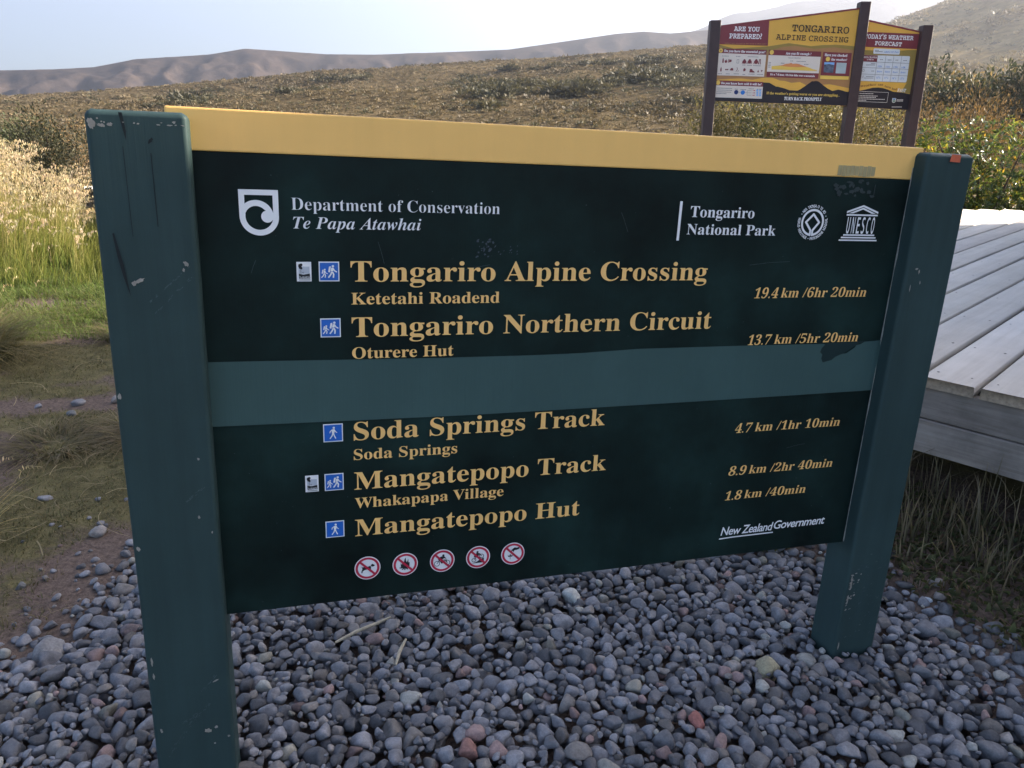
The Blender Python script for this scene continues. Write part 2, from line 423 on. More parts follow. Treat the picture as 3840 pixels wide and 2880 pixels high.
def fill_curve(loops):
    c = bpy.data.curves.new('c', 'CURVE'); c.dimensions = '2D'; c.fill_mode = 'FRONT'
    for L in loops:
        sp = c.splines.new('POLY'); sp.points.add(len(L)-1); sp.use_cyclic_u = True
        for p, q in zip(sp.points, L): p.co = (q[0], q[1], 0, 1)
    o = bpy.data.objects.new('c', c); COL.objects.link(o); me = bpy.data.meshes.new_from_object(o)
    V = [v.co[:] for v in me.vertices]; F = [tuple(p.vertices) for p in me.polygons]
    bpy.data.objects.remove(o); bpy.data.curves.remove(c); bpy.data.meshes.remove(me); return V, F
def arc(cx, cz, r, a0, a1, n=24): return [(cx+r*math.cos(rad(a0+(a1-a0)*k/n)), cz+r*math.sin(rad(a0+(a1-a0)*k/n))) for k in range(n+1)]

# ------------------------------------------------------------------ the trail sign (leans a little; local axes: x along the panel, y away, z up)
SM = Matrix(((.95959, -.27822, .04210, 0), (.27696, .96033, .03251, 0), (-.04948, -.01953, .99858, 0), (0, 0, 0, 1)))
_SM3 = np.array([[.9596, -.2782, .0421], [.277, .9603, .0325], [-.0495, -.0195, .9986]])
u, s_, vt = np.linalg.svd(_SM3); _SM3 = u @ vt
_T = np.array([0, 0, CAM_H])-_SM3 @ np.array([.3536, -1.6704, 1.4655])
SM = Matrix([list(_SM3[i])+[_T[i]] for i in range(3)]+[[0, 0, 0, 1]])
def s2w(p): return _SM3 @ np.asarray(p, float)+_T
def w2s(p): return _SM3.T @ (np.asarray(p, float)-_T)
L, DP, PY, ZT, ZB, ZP, WL, WR = 1.95923, .11445, .04499, 1.53026, 1.44767, .37201, .18, .15370
sign = empty('trail_sign', mat=SM)
tag(sign, 'large dark green trail sign with yellow top band between two thick green posts', 'sign')
def post(x0, x1, top):
    bm = bmesh.new(); n = 26
    zs = [-.55+(top+.55)*i/n for i in range(n+1)]
    r = .010
    def ringv(z, inset):
        pts = []
        for cx, cy, a0 in ((x1-r, r, -90), (x1-r, DP-r, 0), (x0+r, DP-r, 90), (x0+r, r, 180)):
            for k in range(4):
                a = rad(a0+30*k); pts.append((cx+(r)*math.cos(a), cy+(r)*math.sin(a)))
        mx, my = (x0+x1)/2, DP/2
        out = []
        for (x, y) in pts:
            jx = .0012*mnoise.noise(Vector((x*30+x0*9, y*30, z*7))); jy = .0012*mnoise.noise(Vector((x*30+5, y*30+x0, z*7+3)))
            sx = (x1-x0-2*inset)/(x1-x0); sy = (DP-2*inset)/DP
            out.append(bm.verts.new((mx+(x-mx)*sx+jx, my+(y-my)*sy+jy, z+.002*mnoise.noise(Vector((x*40, y*40, 9)))*(inset > 0))))
        return out
    rings = [ringv(z, 0) for z in zs[:-1]]+[ringv(top-.012, 0), ringv(top-.005, .0035), ringv(top, .011)]
    for a, b in zip(rings, rings[1:]):
        for k in range(16): bm.faces.new((a[k], a[(k+1) % 16], b[(k+1) % 16], b[k]))
    bm.faces.new(rings[-1])
    return bm_obj('post', bm, m_post, sign, True)
post_l = post(0, WL, 1.517); post_r = post(L, L+WR, 1.518)
post_l['label'] = 'wide left post with a split top and scuffed paint'; post_r['label'] = 'right post with an orange tape patch near its top'
for o in (post_l, post_r):
    for p in o.data.polygons: p.use_smooth = True
    w_ = o.modifiers.new('wn', 'WEIGHTED_NORMAL'); w_.weight = 100
panel = box('panel', (.09, L+.05, PY, PY+.034, ZP, ZB), m_panel, sign, .002, 1)
band = box('top_band', (.135, L+.022, PY-.0012, PY+.0352, ZB, ZT), m_band, sign, .0035, 2)
# painted cover strip with its ragged torn corner
strip = Flat(); top = [(.178, 1.0065), (.3, 1.005), (.47, 1.0026), (.7, .9995), (.92, .9985), (1.05, 1.000), (1.21, 1.0063), (1.5, 1.006), (1.765, 1.0042)]
torn = [(1.771, 1.0015), (1.762, .991), (1.7589, .9807), (1.768, .973), (1.766, .962), (1.7732, .9503), (1.787, .9535), (1.8018, .9568), (1.812, .9655), (1.8332, .9734), (1.846, .9745), (1.855, .9802), (1.872, .9905), (1.8749, .9972), (1.889, .9995), (1.9019, 1.0065)]
tr_ = [(1.925, 1.0075), (1.9595, 1.0093)]
bot = [(1.9595, .8616), (1.7, .8585), (1.4, .8556), (1.2275, .8544), (1.0, .853), (.7684, .852), (.5, .854), (.295, .856), (.178, .857)]
strip.poly(top+torn+tr_+bot); o = strip.build('cover_strip', m_strip, sign, PY-.0030)
o['label'] = 'grey green painted strip hiding an old line of text, torn at right'
strip2 = Flat().poly([(1.755, 1.0044), (1.905, 1.0078), (1.8749, .9960), (1.82, .962), (1.7732, .9490), (1.760, .975)]); strip2.build('torn_patch', m_torn, sign, PY-.0016)
LY = PY-.0040
def letter(st, x0, x1, z, cap, mat=m_gold, style='bold', off=0.0, shear=0, space=1.0, slope=0.):
    f = Flat().text(st, x0, x1, z, cap, style, shear, off, space, slope=slope)
    return f.build('lettering', mat, sign, LY)
letter('Department of Conservation', .3682, .8264, 1.3352, .0253, m_white, off=-.010)
letter('Te Papa Atawhai', .3705, .6458, 1.2962, .0247, m_white, 'ital', off=-.004)
letter('Tongariro', 1.3125, 1.4935, 1.3385, .0262, m_white); letter('National Park', 1.3080, 1.5623, 1.2962, .0254, m_white)
for st, x0, x1, z, cap in (('Tongariro Alpine Crossing', .4890, 1.3785, 1.1818, .0452), ('Ketetahi Roadend', .4893, .8336, 1.1303, .0262),
    ('Tongariro Northern Circuit', .4890, 1.4072, 1.0553, .0452), ('Oturere Hut', .4888, .7251, 1.0043, .0265),
    ('Soda Springs Track', .4888, 1.1294, .8045, .0448), ('Soda Springs', .4880, .7397, .7545, .0268),
    ('Mangatepopo Track', .4880, 1.1435, .6770, .0450), ('Whakapapa Village', .4885, .8635, .6276, .0272), ('Mangatepopo Hut', .4878, 1.0772, .5522, .0445)):
    letter(st, x0, x1, z, cap, off=.001)
for a, b, x0, xm, x1, z in (('19.4', 'km /6hr 20min', 1.5254, 1.597, 1.8763, 1.1335), ('13.7', 'km /5hr 20min', 1.5252, 1.597, 1.8758, 1.0072),
    ('4.7', 'km /1hr 10min', 1.5213, 1.576, 1.8647, .7572), ('8.9', 'km /2hr 40min', 1.5190, 1.576, 1.8641, .6296), ('1.8', 'km /40min', 1.5191, 1.572, 1.7853, .5535)):
    Flat().text(a, x0, xm, z, .0268, 'bold', .18).build('lettering', m_gold, sign, LY); Flat().text(b, xm+.008, x1, z+.0012, .0258, 'bold', .13, -.004).build('lettering', m_gold, sign, LY)
f = Flat().text('New Zealand', 1.5203, 1.6935, .4425, .0255, 'sans', .18, .013, .92).text('Government', 1.6965, 1.8729, .4455, .0255, 'sans', .18, .013, .92)
f.stroke([(1.5185, .4318), (1.56, .4338), (1.62, .4342), (1.695, .4348)], .0036); f.build('lettering', m_white, sign, LY)
Flat().poly([(1.2815, 1.2807), (1.2885, 1.2807), (1.2885, 1.3756), (1.2815, 1.3756)]).build('divider_bar', m_white, sign, LY)
# shield emblem with a curling wave
outer = [(.2634, 1.3748), (.3425, 1.3748)]+arc(.30295, 1.3200, .0395, 0, -180, 36)
h1 = [(.2748, 1.3637), (.3311, 1.3637), (.3311, 1.3226)]+arc(.297, 1.3185, .0352, 12, 130, 24)+[(.2748, 1.3447)]
h2 = [(.3163, 1.3323)]+arc(.297, 1.3190, .0225, 42, 165, 18)+arc(.3030, 1.3200, .0277, 172, 350, 28)+arc(.3190, 1.3199, .0124, -20, -255, 26)
V, F = fill_curve([outer, h1, h2]); f = Flat(); f.V = [(v[0], 0, v[1]) for v in V]; f.F = F; f.build('shield_emblem', m_white, sign, LY)
# world heritage emblem
f = Flat(); cx, cz = 1.6693, 1.3312
f.ring(cx, cz, .0288, .0345, 0, 60, -84, 264)
f.stroke([(1.6660, 1.2990), (1.6662, 1.3112), (1.6492, 1.3318), (1.6693, 1.3520), (1.6894, 1.3318), (1.6724, 1.3112), (1.6726, 1.2990)], .0056)
def ringtext(st, a0, a1, inward):
    n = len(st)
    for i, ch in enumerate(st):
        if ch == ' ': continue
        V, Fc = glyphs(ch, 'sansb')
        if not len(V): continue
        a = rad(a0+(a1-a0)*(i+.5)/n); w = V[:, 0].max()-V[:, 0].min(); sc = .0072/.70
        V = V-np.array([(V[:, 0].max()+V[:, 0].min())/2, .35, 0]); th = a+math.pi/2 if inward else a-math.pi/2
        o = len(f.V)
        for v in V:
            x, z = v[0]*sc*.8, v[1]*sc
            f.V.append((cx+.0415*math.cos(a)+x*math.cos(th)-z*math.sin(th), 0, cz+.0415*math.sin(a)+x*math.sin(th)+z*math.cos(th)))
        f.F += [tuple(k+o for k in q) for q in Fc]
ringtext('NGA TAONGA O TE AO', 142, 36, False); ringtext('WORLD HERITAGE', 166, 254, True); ringtext('PATRIMOINE MONDIAL', 268, 376, True)
for a in (150, 261, 24): f.disc(cx+.0415*math.cos(rad(a)), cz+.0415*math.sin(rad(a)), .0013, 0, 10)
f.build('heritage_emblem', m_white, sign, LY)
# temple emblem
f = Flat(); ax = 1.8200
f.poly([(1.7705, 1.3572), (1.7705, 1.3622), (ax, 1.3788), (1.8698, 1.3622), (1.8698, 1.3572), (ax, 1.3738)])
f.poly([(1.7775, 1.3570), (ax, 1.3722), (1.8625, 1.3570), (1.8500, 1.3570), (ax, 1.3675), (1.7910, 1.3570)])
f.rect(1.7708, 1.8697, 1.3508, 1.3549).rect(1.7702, 1.8696, 1.2988, 1.3026).rect(1.7643, 1.8752, 1.2922, 1.2958).rect(1.7587, 1.8800, 1.2852, 1.2888)
for i, ch in enumerate('UNESCO'): f.text(ch, 1.7770+i*.01560, 1.7770+i*.01560+.0095, 1.3040, .0440, 'sansb', off=-.012)
f.build('temple_emblem', m_white, sign, LY)
# square blue symbols
def sq(x0, x1, z0, z1, kind):
    fr_ = Flat().rect(x0, x1, z0, z1); ob = fr_.build('walking_symbol' if kind == 'walk' else 'tramping_symbol', m_white, sign, LY+.0012)
    e = .0024; Flat().rect(x0+e, x1-e, z0+e, z1-e).build('background', m_blue, ob, LY+.0006)
    w, h = x1-x0, z1-z0; f = Flat()
    if kind == 'walk':
        P = lambda px, py: (x0+w*(px-283)/254, z0+h*(328-py)/226)
        k = w/254
        f.disc(*P(420, 150), 15*k, 0, 20); f.poly([P(*p) for p in ((392, 170), (430, 165), (434, 182), (422, 224), (396, 224))])
        f.stroke([P(*p) for p in ((397, 176), (373, 192), (368, 212))], 11*k, -.0001); f.stroke([P(*p) for p in ((428, 176), (440, 198), (458, 210))], 11*k, -.0001)
        f.stroke([P(*p) for p in ((404, 222), (394, 252), (370, 281))], 15*k, -.0002); f.stroke([P(*p) for p in ((414, 222), (426, 252), (441, 281))], 15*k, -.0002)
    else:
        P = lambda px, py: (x0+w*(px-540)/406, z0+h*(491-py)/386); k = w/406
        f.disc(*P(820, 192), 25*k, 0, 20); f.disc(*P(658, 258), 18*k, 0, 20)
        f.poly([P(*p) for p in ((787, 222), (830, 222), (840, 252), (815, 294), (772, 290))]); f.poly([P(*p) for p in ((742, 203), (752, 196), (782, 195), (760, 312), (730, 308), (724, 300))])
        f.stroke([P(*p) for p in ((828, 240), (848, 278), (890, 303))], 24*k, -.0001); f.stroke([P(*p) for p in ((792, 312), (772, 358), (733, 408))], 30*k, -.0002); f.stroke([P(*p) for p in ((812, 312), (832, 350), (825, 408))], 30*k, -.0002)
        f.poly([P(*p) for p in ((638, 278), (665, 278), (668, 300), (660, 327), (632, 325))]); f.poly([P(*p) for p in ((608, 268), (616, 260), (635, 262), (618, 340), (594, 335))])
        f.stroke([P(*p) for p in ((662, 293), (680, 325), (707, 338))], 16*k, -.0001); f.stroke([P(*p) for p in ((640, 340), (627, 376), (595, 410))], 20*k, -.0002); f.stroke([P(*p) for p in ((655, 340), (669, 372), (662, 410))], 20*k, -.0002)
    f.build('figures' if kind != 'walk' else 'figure', m_white, ob, LY-.0002)
sq(.4207, .4646, 1.1823, 1.2257, 'tramp'); sq(.4203, .4648, 1.0558, 1.0992, 'tramp'); sq(.4190, .4632, .6793, .7230, 'tramp')
sq(.4193, .4642, .8037, .8485, 'walk'); sq(.4178, .4623, .5545, .5984, 'walk')
def marker(x0, x1, z0, z1):
    ob = Flat().rect(x0, x1, z0, z1).build('track_marker', m_white, sign, LY+.0012); w, h = x1-x0, z1-z0
    P = lambda px, py: (x0+w*(px-108)/290, z0+h*(490-py)/382)
    f = Flat().poly([P(*p) for p in ((150, 335), (235, 355), (365, 335), (372, 432), (153, 435))]).rect(*[P(153, 0)[0], P(375, 0)[0]], P(0, 466)[1], P(0, 454)[1])
    for px, py, r in ((175, 175, 30), (200, 165, 28), (185, 215, 32), (205, 235, 20), (232, 312, 9), (165, 195, 22)): f.disc(*P(px, py), r*w/290, 0, 18)
    f.stroke([P(192, 240), P(193, 340)], 8*w/290, 0, False).stroke([P(233, 315), P(234, 345)], 5*w/290, 0, False); f.build('picture', m_black, ob, LY+.0004)
    Flat().rect(P(150, 0)[0], P(362, 0)[0], P(0, 335)[1], P(0, 200)[1]).build('tint', plain('grey_sky_print', (.50, .52, .57), .45, .06, 90), ob, LY+.0008)
    Flat().text('Te ARAROA', *[P(160, 0)[0], P(368, 0)[0]], P(0, 425)[1], h*36/382, 'sans', off=.01).build('lettering', m_white, ob, LY-.0002)
marker(.3738, .4050, 1.1824, 1.2250); marker(.3745, .4050, .6801, .7223)
# round prohibition symbols
def proh(cx, cz, i):
    ob = Flat().disc(cx, cz, .0322, 0, 56).build('prohibition_symbol', m_white, sign, LY+.0012)
    Flat().ring(cx, cz, .0240, .0298, 0, 56).build('ring', m_red, ob, LY+.0006)
    cpx = [(248, 380), (703, 336), (1146, 292), (1577, 248), (1997, 205)][i]; wpx = [155, 150, 147, 143, 140][i]
    P = lambda px, py: (cx+(px-cpx[0])/wpx*.0322, cz-(py+.1*(px-cpx[0])-cpx[1])/(wpx*.885)*.0322)
    f = Flat(); k = .0322/wpx
    if i == 0:
        f.poly([P(*p) for p in ((160, 364), (185, 371), (210, 366), (258, 360), (278, 352), (290, 362), (288, 384), (292, 424), (277, 427), (274, 394), (245, 395), (216, 403), (200, 412), (186, 424), (188, 438), (173, 440), (176, 414), (187, 397), (184, 376))])
        f.poly([P(*p) for p in ((284, 346), (303, 327), (318, 334), (337, 344), (322, 358), (300, 362))])
    elif i == 1:
        f.poly([P(*p) for p in ((652, 374), (648, 322), (664, 342), (666, 300), (682, 320), (690, 300), (695, 272), (707, 256), (712, 296), (722, 312), (738, 268), (741, 312), (754, 308), (753, 352), (742, 378), (700, 384))])
        for a, b in (((636, 378), (700, 372)), ((664, 396), (704, 372)), ((697, 402), (702, 376)), ((736, 392), (704, 374)), ((762, 370), (712, 372))): f.stroke([P(*a), P(*b)], 12*k, -.0002, False)
    elif i == 2:
        for c in ((1083, 326), (1204, 312)): f.ring(*P(*c), 28*k, 35*k, 0, 28)
        f.stroke([P(1083, 326), (P(1110, 288)), P(1180, 280), P(1204, 312)], 7*k); f.stroke([P(1110, 288), P(1140, 322), P(1180, 280)], 7*k); f.stroke([P(1186, 262), P(1204, 312)], 7*k)
        f.poly([P(*p) for p in ((1095, 285), (1100, 262), (1135, 240), (1168, 238), (1190, 258), (1160, 264), (1142, 280), (1150, 320), (1134, 322), (1124, 290))]); f.disc(*P(1157, 228), 14*k, 0, 16)
    elif i == 3:
        for c in ((1527, 280), (1618, 232)): f.ring(*P(*c), 20*k, 27*k, 0, 26)
        f.stroke([P(1527, 280), P(1560, 240), P(1600, 212), P(1618, 232)], 7*k)
        f.poly([P(*p) for p in ((1525, 250), (1530, 222), (1560, 198), (1588, 200), (1606, 208), (1585, 216), (1568, 240), (1548, 250))]); f.disc(*P(1567, 188), 13*k, 0, 16)
        f.poly([P(*p) for p in ((1500, 320), (1560, 300), (1600, 270), (1645, 250), (1648, 300), (1640, 306))])
    else:
        f.poly([P(*p) for p in ((1972, 172), (1990, 150), (2015, 132), (2040, 136), (2072, 124), (2072, 148), (2040, 160), (2012, 164), (2005, 188), (1995, 170), (1980, 180))])
        for a in (150, 90, 30):
            c = P(1965, 240); ux, uz = math.cos(rad(a)), math.sin(rad(a)); f.poly([(c[0], c[1]), (c[0]+(20*ux-9*uz)*k, c[1]+(20*uz+9*ux)*k), (c[0]+38*ux*k, c[1]+38*uz*k), (c[0]+(20*ux+9*uz)*k, c[1]+(20*uz-9*ux)*k)], -.0001)
        f.stroke([P(1965, 240), P(1966, 268)], 5*k, 0, False)
    f.build('pictogram', m_black, ob, LY+.0002)
    a = rad(135); Flat().stroke([(cx+.0262*math.cos(a), cz+.0262*math.sin(a)), (cx-.0262*math.cos(a), cz-.0262*math.sin(a))], .0056, 0, False).build('slash', m_red, ob, LY-.0004)
for i, c in enumerate(((.5168, .4602), (.6114, .4593), (.7070, .4580), (.8020, .4572), (.8968, .4565))): proh(c[0], c[1], i)
# tape, residue, sealant, chips
Flat().poly([(2.0302, 1.5160), (2.0605, 1.5150), (2.0609, 1.4964), (2.0273, 1.4973)]).build('orange_tape', m_orange, sign, -.0035)
def blotch(cx, cz, w, h, seed, ang=0, n=16, jag=.45):
    r_ = random.Random(seed); P = []
    for k in range(n):
        a = 2*math.pi*k/n; q = 1-jag*r_.random(); x, z = w*q*math.cos(a), h*q*math.sin(a); c, s = math.cos(ang), math.sin(ang)
        P.append((cx+x*c-z*s, cz+x*s+z*c))
    return P
f = Flat()
for i in range(9): f.rect(1.7235+i*.0128, 1.7235+i*.0128+.0122, 1.4515+.0015*math.sin(i*5), 1.4765+.001*math.sin(i*3))
f.build('tape_residue', m_residue, sign, PY-.0024)
f = Flat().rect(1.846, 1.848, 1.400, 1.432)
for i in range(26):
    f.poly(blotch(1.72+random.random()*.125, 1.40+random.random()*.04, .004+.008*random.random(), .003+.005*random.random(), i))
f.build('glue_stain', m_residue_dark, sign, PY-.0022)
f = Flat()   # faint hand smears and rubs on the dark panel
for q in range(22): f.poly(blotch(.795+random.gauss(0, .012), 1.258+random.gauss(0, .013), random.uniform(.002, .007), random.uniform(.001, .004), q+900, .9+random.gauss(0, .3), 14, .6), -.00002*q)
for q in range(10): f.poly(blotch(.855+random.gauss(0, .012), 1.252+random.gauss(0, .007), random.uniform(.001, .005), random.uniform(.0008, .002), q+950, .7, 10, .6), -.00002*q)
f.build('rub_mark', plain('rubbed_panel_paint', (.045, .058, .075), .5, .4, 120), sign, PY-.0014)
f = Flat()
for i in range(70):
    x, z = random.uniform(.22, 1.93), random.uniform(.4, 1.42)
    f.poly(blotch(x, z, random.uniform(.0006, .0016), random.uniform(.0006, .0014), i, 0, 7))
for x, z, l, a in ((.55, 1.27, .05, -1.3), (.72, 1.20, .09, .22), (1.02, .80, .05, 1.1), (1.7, .70, .06, .15), (.28, 1.20, .03, 1.2), (1.5, 1.22, .12, .08), (1.15, 1.30, .05, 2.0)):
    f.stroke([(x, z), (x+l*.5*math.cos(a), z+l*.5*math.sin(a)+.002), (x+l*math.cos(a), z+l*math.sin(a))], .0007, 0, False)
f.build('scratch', m_graze, sign, PY-.0018)
# sealant bead down the joint at the right post
V, F = [], []; n = 70
for i in range(n+1):
    z = ZP+.004+(1.475-ZP)*i/n; w = .0035*max(0, mnoise.noise(Vector((3, 5, z*14)))+.28)+.0004
    V += [(L-.0022, PY-.0018-w*1.6, z), (L-.0022-w*.5, PY-.0012, z), (L+.001, PY-.0012, z)]
for i in range(n): F += [(3*i, 3*i+1, 3*i+4, 3*i+3), (3*i+1, 3*i+2, 3*i+5, 3*i+4)]
mesh_np('sealant', V, F, m_seal, sign)
f = Flat()
for cx_, cz_, w, h, a, sd_ in ((.068, 1.192, .013, .0045, .5, 1), (.058, 1.187, .006, .006, .2, 2), (.158, 1.226, .0045, .008, .6, 3), (.152, 1.214, .003, .004, 0, 4), (.1505, .8, .0035, .004, 0, 5), (.0085, .95, .005, .008, 0, 6), (.012, .595, .004, .007, .4, 7), (.142, .66, .003, .005, 0, 8), (.122, .085, .010, .007, -.4, 9), (.141, .092, .005, .005, .5, 10), (.168, .06, .004, .004, 0, 11), (.148, .225, .011, .0022, .45, 12), (.014, .30, .003, .014, 0, 13), (.0145, .26, .003, .010, 0, 14), (.018, .105, .0035, .008, .2, 15), (.167, .62, .002, .004, 0, 16), (.135, .045, .003, .003, 0, 19)):
    f.cut().poly(blotch(cx_, cz_, w, h, sd_, a))
f.build('bare_chip', m_chip, post_l, -.0022); f = Flat()
for q in range(14):
    x = .006+.17*random.random(); f.poly(blotch(x, 1.4925+.010*random.random()**2, random.uniform(.001, .006), random.uniform(.0008, .0022), 700+q, random.gauss(0, .2), 9))
f.poly(blotch(.012, 1.490, .008, .012, 801, .1, 18, .4)); f.poly(blotch(.028, 1.487, .011, .005, 802, -.3, 18, .6)); f.poly(blotch(.044, 1.490, .006, .004, 803, 0, 14, .6))
ch = f.build('flaked_edge', m_chip, post_l, -.0022)
f = Flat()
for x0, z0, x1, z1, w in ((.03, .03, .085, .115, .006), (.085, .115, .13, .16, .004), (.115, .20, .15, .24, .003), (.07, .12, .105, .135, .005), (.12, .70, .16, .735, .003), (.09, 1.125, .168, 1.20, .003), (.085, 1.15, .168, 1.225, .002)):
    for q in range(22):
        t = random.random(); f.poly(blotch(x0+(x1-x0)*t+random.gauss(0, w*.5), z0+(z1-z0)*t+random.gauss(0, w*.5), random.uniform(.0015, .006), random.uniform(.0004, .0012), q+int(x0*999), math.atan2(z1-z0, x1-x0)+random.gauss(0, .15), 8), -.00001*q)
f.build('scuff', m_graze, post_l, -.0019)
f = Flat().poly([(.060, 1.512), (.0665, 1.512), (.0705, 1.478), (.069, 1.462), (.0655, 1.48)]); f.poly([(.028, 1.285), (.031, 1.287), (.043, 1.222), (.050, 1.160), (.040, 1.20), (.033, 1.24)]); f.poly(blotch(.112, 1.463, .009, .0035, 77, .9)); f.poly([(.110, 1.44), (.1115, 1.44), (.1125, 1.30), (.111, 1.30)]); f.poly([(.062, 1.45), (.063, 1.45), (.065, 1.28), (.064, 1.28)])
f.build('wood_crack', plain('dark_split', (.006, .010, .011), .8, .2, 40), post_l, -.0020)
f = Flat()
for i in range(26):
    z = .16+.13*random.random(); f.poly(blotch(L+.012+.035*random.random()**2, z, .0015+.0045*random.random(), .0012+.0035*random.random(), 100+i, random.random()))
for x, z, w, h in ((L+.014, .27, .003, .012), (L+.016, .245, .005, .02), (L+.013, .20, .004, .018), (L+.03, 1.217, .006, .003), (L+.04, 1.21, .003, .008), (L+.02, 1.165, .002, .012), (L+.05, 1.18, .002, .006), (L+.012, .03, .003, .018)): f.poly(blotch(x, z, w, h, x*1000+z*77))
f.build('bare_chip', m_chip, post_r, -.0024)
f = Flat()
for i in range(60): f.poly(blotch(L+.03+.11*random.random(), .05+.30*random.random(), .001+.004*random.random(), .0006+.002*random.random(), 300+i, random.random()))
f.build('scuff', m_graze, post_r, -.0022)

# ------------------------------------------------------------------ information board
BY = 10.5
ib = empty('information_board', (3.9, BY, 0))
tag(ib, 'tall brown information board with yellow and maroon panels on three dark posts', 'information board')
def inb(o): o.location = (-3.9, -BY, 0); return o
PW = .13
for x, zt in ((2.502, 2.862), (4.357, 3.073), (5.185, 2.806)):
    inb(box('post', (x, x+PW, BY, BY+PW, -.3, zt), m_brown, ib, .006, 1))
def slab_panel(pts, y0, y1, name):
    bm = bmesh.new(); a = [bm.verts.new((p[0], y0, p[1])) for p in pts]; b = [bm.verts.new((p[0], y1, p[1])) for p in pts]; n = len(pts)
    bm.faces.new(a); bm.faces.new(b[::-1])
    for i in range(n): bm.faces.new((a[i], b[i], b[(i+1) % n], a[(i+1) % n]))
    bmesh.ops.recalc_face_normals(bm, faces=bm.faces[:]); return inb(bm_obj(name, bm, m_yel2, ib))
P1 = slab_panel([(2.632, 1.908), (4.357, 1.849), (4.357, 3.004), (2.632, 2.803)], BY+.030, BY+.055, 'panel')
P1['label'] = 'wide left panel headed with the crossing name'
P2 = slab_panel([(4.30, 1.846), (5.20, 1.797), (5.20, 2.742), (4.30, 2.915)], BY+.085, BY+.110, 'panel')
P2['label'] = 'narrow right panel with the weather forecast table'
def sub(f, name, mat, par, y): return f.build(name, mat, par, y)
y1 = BY+.030
sub(Flat().poly([(2.632, 2.581), (2.75, 2.552), (2.825, 2.533), (3.0, 2.545), (3.274, 2.561), (3.515, 2.597), (3.66, 2.58), (3.806, 2.561), (3.95, 2.575), (4.111, 2.58), (4.357, 2.561), (4.357, 2.02), (3.24, 2.10), (2.632, 2.10)]), 'olive_hills', m_olive, P1, y1-.0010)
sub(Flat().poly([(2.632, 2.565), (2.76, 2.50), (3.26, 2.50), (3.45, 2.555), (3.6, 2.565), (3.85, 2.53), (4.1, 2.55), (4.357, 2.515), (4.357, 2.05), (2.632, 2.10)]), 'tan_hills', m_tan, P1, y1-.0020)
sub(Flat().poly([(2.632, 2.165), (2.8, 2.176), (2.95, 2.18), (3.1, 2.165), (3.22, 2.186), (3.273, 2.190), (3.355, 2.189), (3.451, 2.156), (3.516, 2.151), (3.606, 2.128), (3.713, 2.137), (3.776, 2.111), (3.83, 2.07), (3.95, 2.05), (4.016, 2.106), (4.097, 2.111), (4.163, 2.100), (4.357, 2.063), (4.357, 1.99), (2.632, 1.99)]), 'yellow_hills', m_yel2, P1, y1-.0030)
sub(Flat().poly([(3.239, 2.133), (3.323, 2.128), (3.41, 2.083), (3.437, 2.081), (3.527, 2.06), (3.589, 2.039), (3.693, 2.033), (3.724, 2.047), (3.80, 2.098), (3.869, 2.148), (3.885, 2.146), (3.896, 2.148), (3.923, 2.151), (3.957, 2.143), (4.017, 2.10), (4.08, 2.06), (4.146, 2.03), (4.22, 2.046), (4.27, 2.037), (4.327, 2.02), (4.357, 2.018), (4.357, 1.850), (2.632, 1.909), (2.632, 2.12), (3.2, 2.12)]), 'mountain_silhouette', m_blk2, P1, y1-.0040)
sub(Flat().poly([(2.632, 2.803), (4.357, 3.003), (4.357, 2.984), (3.241, 2.855), (3.253, 2.567), (2.632, 2.586)]), 'header_block', m_maroon, P1, y1-.0050)
f = Flat().text('ARE YOU', 2.806, 3.129, 2.739, .050, 'slab', 0, .016, slope=-.022, y=-.0010).text('PREPARED?', 2.753, 3.166, 2.655, .053, 'slab', 0, .016, slope=-.024, y=-.0010)
sub(f, 'lettering', m_white, P1, y1-.0050)
sub(Flat().text('visitors were rescued on this track in 2016-2017', 2.700, 3.235, 2.591, .014, 'bold', slope=-.022), 'lettering', m_tan, P1, y1-.0060)
f = Flat().text('TONGARIRO', 3.540, 4.263, 2.737, .074, 'slab', 0, .008, slope=-.042).text('ALPINE CROSSING', 3.347, 4.268, 2.641, .060, 'slab', 0, .004, slope=-.040)
sub(f, 'lettering', m_blk2, P1, y1-.0060)
sub(Flat().poly([(2.634, 2.537), (3.245, 2.519), (3.244, 2.46), (2.634, 2.482)]).poly([(2.634, 2.158), (3.239, 2.138), (3.242, 2.08), (2.634, 2.100)]).poly([(3.275, 2.520), (3.942, 2.498), (3.942, 2.436), (3.273, 2.458)]).poly([(3.273, 2.262), (3.942, 2.241), (3.942, 2.176), (3.274, 2.199)]).poly([(3.968, 2.495), (4.333, 2.481), (4.335, 2.206), (3.968, 2.219)]), 'heading_bar', m_maroon, P1, y1-.0060)
sub(Flat().poly([(2.634, 2.482), (3.244, 2.46), (3.243, 2.201), (2.634, 2.218)]).poly([(2.634, 2.100), (3.242, 2.08), (3.243, 1.935), (2.634, 1.953)]).poly([(3.273, 2.458), (3.942, 2.436), (3.942, 2.241), (3.273, 2.262)]), 'white_box', m_cream, P1, y1-.0060)
sub(Flat().poly([(3.966, 2.216), (4.334, 2.204), (4.334, 2.164), (3.968, 2.174)]), 'yellow_bar', m_sun2, P1, y1-.0070)
f = Flat().text('Do you have the essential gear?', 2.704, 3.228, 2.4945, .027, 'bold', 0, .012, slope=-.031).text('Do you know how cold it will be?', 2.698, 3.219, 2.1135, .026, 'bold', 0, .012, slope=-.034)
f.text('Are you fit enough ?', 3.491, 3.817, 2.465, .028, 'bold', 0, .012, slope=-.029).text("It's a 7-8 hour, 19.4 km hike over a mountain", 3.319, 3.895, 2.219, .022, 'bold', 0, .01, slope=-.038)
